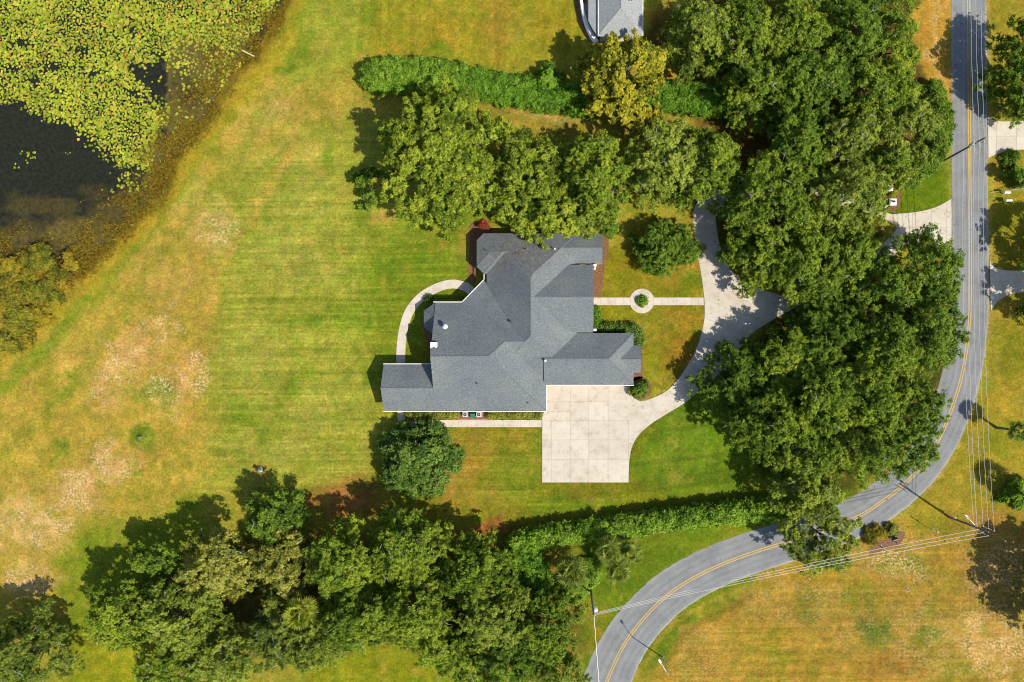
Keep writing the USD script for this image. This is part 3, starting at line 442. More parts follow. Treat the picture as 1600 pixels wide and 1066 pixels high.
def masses(inset=0.0, z0=None, lift=0.0):
    k = dict(inset=inset, z0=z0, lift=lift); i = inset / S; e2 = E0 + inset * PITCH; zz = E0 - .2 if z0 is None else z0
    out = {
        'main': gableroof(685.5, 854, 475.6, 640.5, 'x', False, True, **k),
        'long': halfspace_solid([(763.6 + i, 480, 1, 0, PITCH, e2), (901 - i, 480, -1, 0, PITCH, e2), (830, 370.3 + i, 0, 1, PITCH, e2), (830, 596.5 - i, 0, -1, PITCH, e2), (768.6 + i, 370.3 + i, 1, 1, PITCH * r2, e2)], zz, lift),
        'entry': gableroof(834, 925.6, 419, 521.3, 'x', False, False, e=3.6, **k),
        'garage': gableroof(851, 987.4, 522, 601.0, 'x', False, True, **k),
        'north east': gableroof(874, 939.6, 371, 416.6, 'x', False, False, **k),
        'north west': halfspace_solid([(753.6, 370 + i, 0, 1, PITCH, e2), (753.6, 431.3 - i, 0, -1, PITCH, e2), (748.4 + i, 400, 1, 0, PITCH, e2), (758.8 + i * .6, 370 + i * .6, 1, 1, PITCH * r2, e2), (758.8 + i * .6, 431.3 - i * .6, 1, -1, PITCH * r2, e2), (800, 400, -1, 0, None, e2)], zz, lift),
        'west': gableroof(606.5, 700, 569.9, 640.45, 'x', False, False, **k),
        'bay': halfspace_solid([(667.5 + i, 500, 1, 0, .62, e2 - .15), (673, 484 + i, .75, 1, .62, e2 - .15), (673, 517 - i, .75, -1, .62, e2 - .15), (686.5, 500, -1, 0, None, e2)], zz - .15, lift),
        'garage bay': gableroof(940, 998, 541, 582.4, 'x', False, False, **k),
        'saddle': gableroof(778, 834, 475.6, 596.4, 'x', False, False, **k),
        'corner': None}
    a = .352 * PITCH
    tri = [Q(726.5, 475.6), Q(759.7, 441.5), Q(806, 518)]
    top = [(0., 0.), (0., 0.), (0, 0)]
    hts = [E0, E0, E0 + a * (806 + 518 - 1202.5) * S]
    if inset == 0:
        out['corner'] = manifold3d.Manifold.hull_points(np.array([[*p, zz] for p in tri] + [[*p, h + lift + .001] for p, h in zip(tri, hts)]))
    else:
        c = np.mean(tri, 0); t2 = [p + (c - p) * .12 for p in tri]
        out['corner'] = manifold3d.Manifold.hull_points(np.array([[*p, zz] for p in t2] + [[*p, h + lift] for p, h in zip(t2, hts)]))
    return out
house = thing('brick_house', 'sprawling brick house under a grey hip and gable shingle roof', 'house', (*Q(830, 530), 0))
HO = np.array([*Q(830, 530), 0.])
def hpart(name, mesh, mat, parent=None, smooth=False):
    if hasattr(mesh, 'to_mesh'):
        mm = mesh.to_mesh(); mesh = trimesh.Trimesh(mm.vert_properties[:, :3], mm.tri_verts, process=False)
    mesh = mesh.copy(); mesh.apply_translation(-HO); return obj(name, mesh, mat, parent or house, smooth)
def split_roof(solid, hp, roofmat, trim, gable, capmat, eave):
    mm = solid.to_mesh(); m = trimesh.Trimesh(mm.vert_properties[:, :3], mm.tri_verts, process=True)
    n = m.face_normals; d = np.einsum('ij,ij->i', n, m.triangles_center); up = n[:, 2] > .2; side = np.abs(n[:, 2]) <= .2
    key = {}
    for i in np.nonzero(up)[0]:
        key.setdefault(tuple(np.round(np.r_[n[i] * 50, d[i] * 12]).astype(int)), []).append(i)
    # connected pieces of each plane
    adj = m.face_adjacency; plane = np.full(len(m.faces), -1); out = []
    for k, (kk, ids) in enumerate(key.items()): plane[ids] = k
    same = adj[(plane[adj[:, 0]] == plane[adj[:, 1]]) & (plane[adj[:, 0]] >= 0)]
    for comp in trimesh.graph.connected_components(same, nodes=np.nonzero(up)[0], min_len=1):
        s = m.submesh([comp], append=True)
        if s.area > .3: hp('roof_slope', s, roofmat)
        else: out.append(s)
    if out: hp('flashing', cat(out), roofmat)
    top = m.triangles[:, :, 2].max(1)
    g = side & (top > eave + .1); f = side & ~g
    for cc in trimesh.graph.connected_components(adj[g[adj[:, 0]] & g[adj[:, 1]]], nodes=np.nonzero(g)[0], min_len=1): hp('gable_wall', m.submesh([cc], append=True), gable)
    if f.any(): hp('fascia', m.submesh([np.nonzero(f)[0]], append=True), trim)
    dn = ~up & ~side
    if dn.any(): hp('soffit', m.submesh([np.nonzero(dn)[0]], append=True), trim)
    # ridge and hip caps: convex edges between two slopes
    conv = m.face_adjacency_convex; ed = m.face_adjacency_edges; cap = []
    for (a, b), c, e in zip(adj, conv, ed):
        if up[a] and up[b] and c and n[a] @ n[b] < .995:
            p, q = m.vertices[e]; L = np.linalg.norm(q - p)
            if L < .6: continue
            t = (q - p) / L; two = []
            for fa in (a, b):
                w = np.cross(n[fa], t); w = w if w @ (m.triangles_center[fa] - p) > 0 else -w
                o = n[fa] * .02; v = np.array([p + o, q + o, q + w * .14 + o, p + w * .14 + o, p + w * .14 - o, q + w * .14 - o]); two.append((v, w))
            (va, wa), (vb, wb) = two; up_ = (n[a] + n[b]) * .012
            V = np.array([p + up_, q + up_, va[2], va[3], vb[2], vb[3], va[4], va[5], vb[4], vb[5]])
            hp('ridge_cap', trimesh.Trimesh(V, [[0, 1, 2], [0, 2, 3], [1, 0, 5], [1, 5, 4], [3, 2, 7], [3, 7, 6], [4, 5, 8], [4, 8, 9]], process=False), capmat)
mz = masses(); solid = None
for v_ in mz.values(): solid = v_ if solid is None else solid + v_
split_roof(solid, hpart, M_roof, M_white, M_brick, M_cap, E0 + .75)
wl_ = masses(inset=.5, z0=0.0, lift=-.45); ws = None
for k_, v_ in wl_.items():
    ws = v_ if ws is None else ws + v_
hpart('wall', ws, M_brick)
# white gutters along the eaves that show
def gutter(a, b, h=E0, w=.115, hp=None):
    p, q = np.array([*Q(*a), h]), np.array([*Q(*b), h]); L = np.linalg.norm(q - p); t = (q - p) / L; ang = math.atan2(t[1], t[0])
    g = box(0, 0, 0, L, w, .14); g.apply_transform(trimesh.transformations.rotation_matrix(ang, [0, 0, 1])); g.apply_translation((p + q) / 2); (hp or hpart)('gutter', g, M_white)
gutter((606, 641.5), (855, 641.5)); gutter((855, 640.3), (855, 602.4)); gutter((856, 602.0), (988, 602.0)); gutter((682, 474.7), (726, 474.7)); gutter((726.4, 474.4), (759, 440.9)); gutter((759.6, 440.5), (759.6, 432)); gutter((606, 569.0), (684, 569.0))
for y in (419.5, 517.5):
    hpart('column', cat([box(*Q(928.6, y), 1.6, .3, .3, 3.2), box(*Q(928.6, y), 3.35, .5, .36, .3), box(*Q(928.6, y), .1, .5, .4, .2)]), M_white)
# chimney
ch = hpart('chimney', cat([box(*Q(689.5, 546.8), 3.3, 1.05, 2.0, 6.6), box(*Q(689.5, 546.8), 6.5, 1.2, 2.15, .2)]), M_brick)
cp = np.array([*Q(689.5, 546.8), 0]) - HO
obj('chimney_cap', slab(Polygon([(-.55, -1.05), (.55, -1.05), (.55, 1.05), (-.55, 1.05)], [[(-.2, -.25), (.2, -.25), (.2, .25), (-.2, .25)]]), 6.61, 6.74).apply_translation(cp), M_white, ch)
obj('flue', cat([cyl(cp[0], cp[1], 6.62, 6.70, .18, 12)]), M_dark, ch)
# vents standing on the roof
def on_roof(px, py):
    """Seen pixel -> point on the roof surface."""
    from trimesh.ray.ray_triangle import RayMeshIntersector
    o = np.array([0, 0, H]); g = W(px, py, 0); d = (g - o) / np.linalg.norm(g - o)
    loc, _, _ = RayMeshIntersector(ROOF).intersects_location([o], [d]); return loc[np.argmax(loc[:, 2])]
_m = solid.to_mesh(); ROOF = trimesh.Trimesh(_m.vert_properties[:, :3], _m.tri_verts, process=False)
p = on_roof(697, 511); hpart('roof_vent', cat([cyl(p[0], p[1], p[2] - .3, p[2] + .9, .13), cyl(p[0], p[1], p[2] + .9, p[2] + 1.0, .42, 16), cyl(p[0], p[1], p[2] + 1.0, p[2] + 1.3, .42, 16, .12)]), M_white)
for x_, y_, r_, h_, mm_ in [(867, 390, .11, .6, M_white), (852.5, 564, .15, .6, M_white), (797, 502.5, .16, .25, M_dark), (821, 389.5, .10, .25, M_dark), (745.5, 599, .10, .25, M_dark), (825, 630, .08, .25, M_dark), (676.5, 580.5, .09, .35, M_steel), (759.5, 391.5, .07, .25, M_dark)]:
    p = on_roof(x_, y_); hpart('vent_pipe', cat([cyl(p[0], p[1], p[2] - .2, p[2] + h_, r_ * .8, 12), cyl(p[0], p[1], p[2] + h_, p[2] + h_ + .07, r_ * 1.25, 12)]), mm_)
# openings in the walls
def opening(kind, a, b, z0, z1, frame=M_white, pane=M_glass, off=.06):
    p, q = Q(*a), Q(*b); L = np.linalg.norm(q - p); t = (q - p) / L; nrm = np.array([t[1], -t[0]]); ang = math.atan2(t[1], t[0]); c = (p + q) / 2 + nrm * off * 0
    fr = cat([box(0, 0, z0 + .04, L, .16, .08), box(0, 0, z1 - .04, L, .16, .08), box(-L / 2 + .04, 0, (z0 + z1) / 2, .08, .155, z1 - z0 - .16), box(L / 2 - .04, 0, (z0 + z1) / 2, .08, .155, z1 - z0 - .16)])
    pn = box(0, 0, (z0 + z1) / 2, L - .16, .1, z1 - z0 - .16)
    R = trimesh.transformations.rotation_matrix(ang, [0, 0, 1])
    for g in (fr, pn): g.apply_transform(R); g.apply_translation([*c, 0])
    w_ = hpart(kind, fr, frame); g = pn.copy(); g.apply_translation(-HO); obj('pane' if pane is M_glass else 'panel', g, pane, w_)
ii = .5 / S
for a, b in [((640, 640.5 - ii), (656, 640.5 - ii)), ((700, 640.5 - ii), (712, 640.5 - ii)), ((770, 640.5 - ii), (784, 640.5 - ii)), ((806, 640.5 - ii), (820, 640.5 - ii)), ((690, 475.6 + ii), (704, 475.6 + ii)), ((630, 569.9 + ii), (650, 569.9 + ii)), ((790, 370.3 + ii), (804, 370.3 + ii)), ((850, 370.3 + ii), (864, 370.3 + ii)), ((606.5 + ii, 596), (606.5 + ii, 612)), ((939.6 - ii, 386), (939.6 - ii, 402)), ((998 - ii, 554), (998 - ii, 570)), ((925.6 - ii, 440), (925.6 - ii, 454)), ((925.6 - ii, 488), (925.6 - ii, 502)), ((748.4 + ii, 394), (748.4 + ii, 408)), ((667.5 + ii, 494), (667.5 + ii, 506))]:
    opening('window', a, b, .9, 2.25)
opening('front_door', (925.6 - ii, 465), (925.6 - ii, 477), .05, 2.3, M_white, mottled('door_wood', (.10, .05, .03), (.16, .08, .045)))
for x0_ in (868, 912, 950): opening('garage_door', (x0_, 601.0 - ii), (x0_ + 24, 601.0 - ii), .06, 2.3, M_white, M_white)
opening('side_door', (628, 640.5 - ii), (636, 640.5 - ii), .06, 2.2, M_white, M_white)

# the neighbour's house at the top edge
nh = thing('neighbour_house', 'pale grey roofed house at the top edge with a curved white wall', 'house', (*Q(968, 10), 0)); NO = np.array([*Q(968, 10), 0.])
def npart(name, mesh, mat, parent=None):
    if hasattr(mesh, 'to_mesh'):
        mm = mesh.to_mesh(); mesh = trimesh.Trimesh(mm.vert_properties[:, :3], mm.tri_verts, process=False)
    mesh = mesh.copy(); mesh.apply_translation(-NO); return obj(name, mesh, mat, parent or nh)
nroof = gableroof(933, 1001, -150, 69, 'y', False, True)
split_roof(nroof, npart, M_roof2, M_white, M_brick, M_roof2, E0 + .1)
npart('wall', gableroof(933, 1001, -150, 69, 'y', False, True, inset=.5, z0=0, lift=-.4), M_white)
gutter((933.5, -140), (933.5, 68), hp=npart); gutter((1001.5, -140), (1001.5, 69), hp=npart)
pc = smooth_line([(907, -150), (906, -20), (907.5, 0), (910, 20), (916, 42), (924, 60), (933, 71)], 6)
npart('patio_roof', slab(Polygon(G([(918.5, -150), (918.5, 44), (925, 57), (933.4, 69), (932.6, -150)])), 2.45, 2.55), mottled('grey_panels', (.20, .215, .22), (.26, .275, .28), scale=.8, rough=.5))
npart('curved_wall', slab(LineString(G(pc)).buffer(.22, cap_style=2), 0, 1.5), M_white)
npart('patio_floor', slab(Polygon(G(list(map(tuple, pc)) + [(933, -150)])), 0, .09), M_conc)
for y in (0, 30): npart('patio_post', box(*Q(919.5, y), 1.25, .12, .12, 2.4), M_white)
p = np.array([*Q(962, -3), 0]); npart('skylight', box(p[0], p[1], 6.15, .5, 1.3, .25), M_dark)
p = np.array([*Q(983, 23), 0]); npart('vent_pipe', cyl(p[0], p[1], 4.6, 5.3, .12), M_dark)
def patio_chair(px, py, rz, label):
    t = thing('patio_chair', label, 'chair', (*Q(px, py), .09), rz)
    fm = mottled('brown_wicker', (.16, .07, .05), (.26, .13, .09)) if 'brown_wicker' not in str(stage.GetPrimAtPath('/World/Looks/brown_wicker').GetPath()) else UsdShade.Material.Get(stage, '/World/Looks/brown_wicker')
    obj('seat', box(0, 0, .42, .55, .55, .08), fm, t); obj('backrest', box(-.26, 0, .72, .06, .55, .5), fm, t)
    for a in (-1, 1): obj('armrest', box(0, a * .28, .62, .5, .06, .05), fm, t)
    for a in (-1, 1):
        for b in (-1, 1): obj('leg', box(a * .23, b * .23, .19, .05, .05, .38), fm, t)
patio_chair(912.5, 22, .4, 'brown patio chair facing right on the white patio beside the curved wall')
patio_chair(913, 4, -2.2, 'brown patio chair nearest the top edge on the white patio')

# ---------------------------------------------------------------- plants
def leaves(c, nrm, ln, wd, rng, bias=None):
    """Pointed leaves at the points c with normals nrm."""
    n = len(c); r = rng.normal(size=(n, 3))
    if bias is not None: r = r * .75 + bias
    t = r - np.einsum('ij,ij->i', r, nrm)[:, None] * nrm; t /= np.maximum(np.linalg.norm(t, axis=1, keepdims=True), 1e-9)
    b = np.cross(nrm, t); ln = np.broadcast_to(ln, n)[:, None]; wd = np.broadcast_to(wd, n)[:, None]
    droop = nrm * (ln * .12)
    v = np.stack([c - t * ln * .42 - b * wd * .5, c - t * ln * .42 + b * wd * .5, c + t * ln * .58 - droop * 2], 1).reshape(-1, 3)
    return v, np.arange(3 * n).reshape(n, 3)
def unit(a): return a / np.maximum(np.linalg.norm(a, axis=-1, keepdims=True), 1e-9)
PAL = {   # leaf colours: deep, middle, light (albedo)
    'oak': ((.036, .056, .008), (.094, .122, .014), (.190, .200, .026)),
    'oak_dark': ((.028, .050, .008), (.070, .104, .013), (.140, .164, .024)),
    'oak_pale': ((.048, .064, .012), (.124, .142, .022), (.220, .216, .044)),
    'cedar': ((.036, .054, .008), (.112, .132, .014), (.225, .220, .030)),
    'magnolia': ((.026, .048, .010), (.060, .094, .018), (.150, .180, .050)),
    'golden': ((.058, .062, .009), (.185, .155, .015), (.300, .225, .028)),
    'lime': ((.032, .056, .009), (.074, .106, .014), (.150, .178, .026)),
    'shaggy': ((.046, .050, .012), (.130, .124, .024), (.270, .225, .060)),
    'hedge': ((.028, .062, .008), (.064, .122, .011), (.138, .196, .024)),
    'hedge_pale': ((.036, .072, .009), (.098, .148, .015), (.190, .228, .036)),
    'marsh': ((.044, .040, .009), (.140, .110, .013), (.235, .150, .018)),
    'marsh_green': ((.050, .050, .010), (.120, .108, .014), (.215, .165, .022)),
    'red': ((.07, .02, .012), (.17, .03, .022), (.28, .06, .04)),
    'palm': ((.050, .070, .016), (.140, .155, .038), (.300, .280, .090)),
    'palm_gold': ((.070, .080, .012), (.180, .180, .030), (.340, .300, .060)),
    'olive': ((.036, .052, .010), (.082, .098, .016), (.160, .160, .034))}
def tints(rng, n, pal, base):
    """Per leaf colour: base (0..1, per leaf) plus scatter along the palette."""
    p = np.array(PAL[pal]); x = np.clip(base + rng.normal(0, .32, n), 0, 1) * 2; i = np.minimum(x.astype(int), 1); f = (x - i)[:, None]
    return (p[i] * (1 - f) + p[i + 1] * f) * [1.62, 1.90, 1.34]
def clumps_to_leaves(rng, C, R, out, pal, per_m2=95, ln=.40, wd=.22, flat=.75, cb=None, tuft=.24, aim=0.0):
    """Tufts of leaves on the outer side of each clump."""
    V, F, TT = [], [], []; base = 0
    n_t = np.maximum((R ** 2 * 9.5).astype(int), 4)
    ci = np.repeat(np.arange(len(C)), n_t)
    d = unit(rng.normal(size=(len(ci), 3)) + out[ci] * .85 + [0, 0, .35])
    tp = C[ci] + d * R[ci][:, None] * [1, 1, flat] * (rng.uniform(.55, 1.05, len(ci))[:, None])
    n_l = np.maximum(int(per_m2 / 9.5 * 2.2), 6)
    ti = np.repeat(np.arange(len(tp)), n_l)
    o = rng.normal(size=(len(ti), 3)); o = o * tuft * [1, 1, .7] + (d[ti] * rng.uniform(-.1, .5, len(ti))[:, None]) * .5
    c = tp[ti] + o
    nrm = unit(d[ti] * .5 + unit(o) * .4 + rng.normal(size=c.shape) * .38 + [.22, -.15, .75])
    v, f = leaves(c, nrm, ln * rng.uniform(.7, 1.3, len(c)), wd * rng.uniform(.7, 1.3, len(c)), rng, bias=(d[ti] * aim if aim else None))
    cbl = (np.full(len(C), .5) if cb is None else cb)[ci[ti]] + rng.normal(0, .16, len(tp))[ti]
    return v, f, tints(rng, len(c), pal, cbl)
def tree(name, label, px, py, rx, ry, h, pal='oak', seed=0, rot=0.0, dens=71, ln=.335, wd=.18, rc=.74, edge=.7, gaps=.05, bough=None, streak=.22, group=None, branches=0, category='tree', hb=.36, aim=0.0, flat=.8, dome=2.3, cover=2.3, tuft=.145):
    rng = np.random.default_rng(1000 + seed); hc = .68 * h
    c0 = W(px, py, hc); k = (H - hc) / H * S; RX, RY = rx * k - rc * .75, ry * k - rc * .75
    t = thing(name, label, category, (c0[0], c0[1], 0), 0, group)
    # boughs: best candidate sampling over the dome; every bough carries its own clumps
    rb = min(bough or 1.8, .5 * min(RX, RY)); RXb, RYb = RX + rc * .75 - rb * .95, RY + rc * .75 - rb * .95
    n = max(5, int(cover * RX * RY / rb ** 2)); cand = rng.uniform(-1, 1, (n * 40, 2)); cand = cand[np.hypot(*cand.T) < 1]
    ph = np.arctan2(cand[:, 1], cand[:, 0]); lob = 1.06 - .5 * edge * (meshkit.fbm(np.stack([np.cos(ph) * 1.7 + seed, np.sin(ph) * 1.7, ph * 0], -1), 3, seed) - .25)
    cand = cand * np.clip(lob, .7, 1.08)[:, None]
    P_ = cand[:1] * .15; ptr = 1
    for _ in range(n - 1):
        q = cand[ptr:ptr + 10]; ptr += 10
        if len(q) == 0: break
        dd = ((q[:, None] - P_[None]) * [RXb, RYb]); j = np.argmax((dd ** 2).sum(-1).min(1)); P_ = np.vstack([P_, q[j]])
    keep = (rng.uniform(size=len(P_)) > gaps * .8) | (np.arange(len(P_)) == 0); P_ = P_[keep]; r = np.hypot(*P_.T)
    top = hb + (1 - hb) * np.clip(1 - np.minimum(r, 1) ** dome, 0, 1) ** .6
    RB = rb * rng.uniform(.6, 1.35, len(P_)); zc = h * top - RB * .75 + rng.normal(0, .38 * rb, len(P_))
    xy = P_ * [RXb, RYb]; B = np.c_[xy, np.maximum(zc, RB * .5)]
    m = int(.30 * len(B)); ang = rng.uniform(0, 2 * np.pi, m); rr = rng.uniform(.2, .9, m)
    B = np.vstack([B, np.c_[np.cos(ang) * rr * RXb, np.sin(ang) * rr * RYb, h * hb * rng.uniform(.8, 1.25, m)]]); RB = np.r_[RB, rb * rng.uniform(.7, 1.1, m)]
    bout = unit(np.c_[B[:, :2] / [RXb, RYb], np.full(len(B), .75)])
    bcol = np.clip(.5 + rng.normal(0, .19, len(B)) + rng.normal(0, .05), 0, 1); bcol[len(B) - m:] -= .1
    nc = np.maximum((2.3 * (RB / rc) ** 2).astype(int), 5); bi = np.repeat(np.arange(len(B)), nc)
    d = unit(unit(rng.normal(size=(len(bi), 3))) + bout[bi] * .7 + [0, 0, .45]); rad = unit(np.c_[B[bi, :2], np.zeros(len(bi))])
    off = d * RB[bi][:, None] * rng.uniform(.4, 1.12, len(bi))[:, None] * [1, 1, .8]
    if streak: off = off + rad * np.einsum('ij,ij->i', off, rad)[:, None] * streak - np.cross(rad, [0, 0, 1.]) * np.einsum('ij,ij->i', off, np.cross(rad, [0, 0, 1.]))[:, None] * streak * .45
    C = B[bi] + off; C[:, 2] = np.maximum(C[:, 2], .3); R = rc * rng.uniform(.55, 1.15, len(C)); out = unit(d * .8 + bout[bi] * .4)
    cb = np.clip(bcol[bi] + rng.normal(0, .10, len(C)), 0, 1); mm_ = int((bi >= len(B) - m).sum())
    v, f, tt = clumps_to_leaves(rng, C, R, out, pal, dens, ln, wd, flat, cb, tuft, aim)
    v[:, 2] = np.maximum(v[:, 2], .06)
    # trunk and limbs
    tr = max(.12, h * .026); fork = h * .24
    parts = [tube([[0, 0, -.1], [.02, 0, .4], [.05, .03, fork]], [tr * 1.45, tr, tr * .82], 9)]
    order = range(0, len(B), 2)
    for i in order:
        e = B[i] + [0, 0, RB[i] * .3]; s_ = np.array([.05, .03, fork * rng.uniform(.75, 1.0)]); mid = s_ + (e - s_) * [.5, .5, .62] + rng.normal(0, .25, 3); q3 = s_ + (e - s_) * [.8, .8, .88] + rng.normal(0, .2, 3)
        parts.append(tube([s_, mid, q3, e], [tr * .5, tr * .28, tr * .15, .03], 6))
    obj('trunk', cat(parts), M_bark, t, smooth=60)
    rawmesh('crown', v, f, M_leaf, t, prim={'tint': (tt, 'uniform')})
    for i in rng.permutation(len(C) - mm_)[:int(branches * 1.4 + (4 if h > 8 else 0))]:
        e = C[i] + [0, 0, R[i] * .65]; b = e + np.r_[unit(rng.normal(size=2)) * rng.uniform(.8, 1.9), rng.uniform(-.3, .3)]; mid = (e + b) / 2 + rng.normal(0, .18, 3); k2 = mid + np.r_[unit(rng.normal(size=2)) * .7, .1]
        obj('bare_branch', tube([k2, mid, e, mid + .01, b], [.016, .03, .05, .04, .014], 5), M_deadwood, t)
    return t
M_deadwood = mottled('dead_wood', (.24, .22, .19), (.40, .37, .33), scale=4)

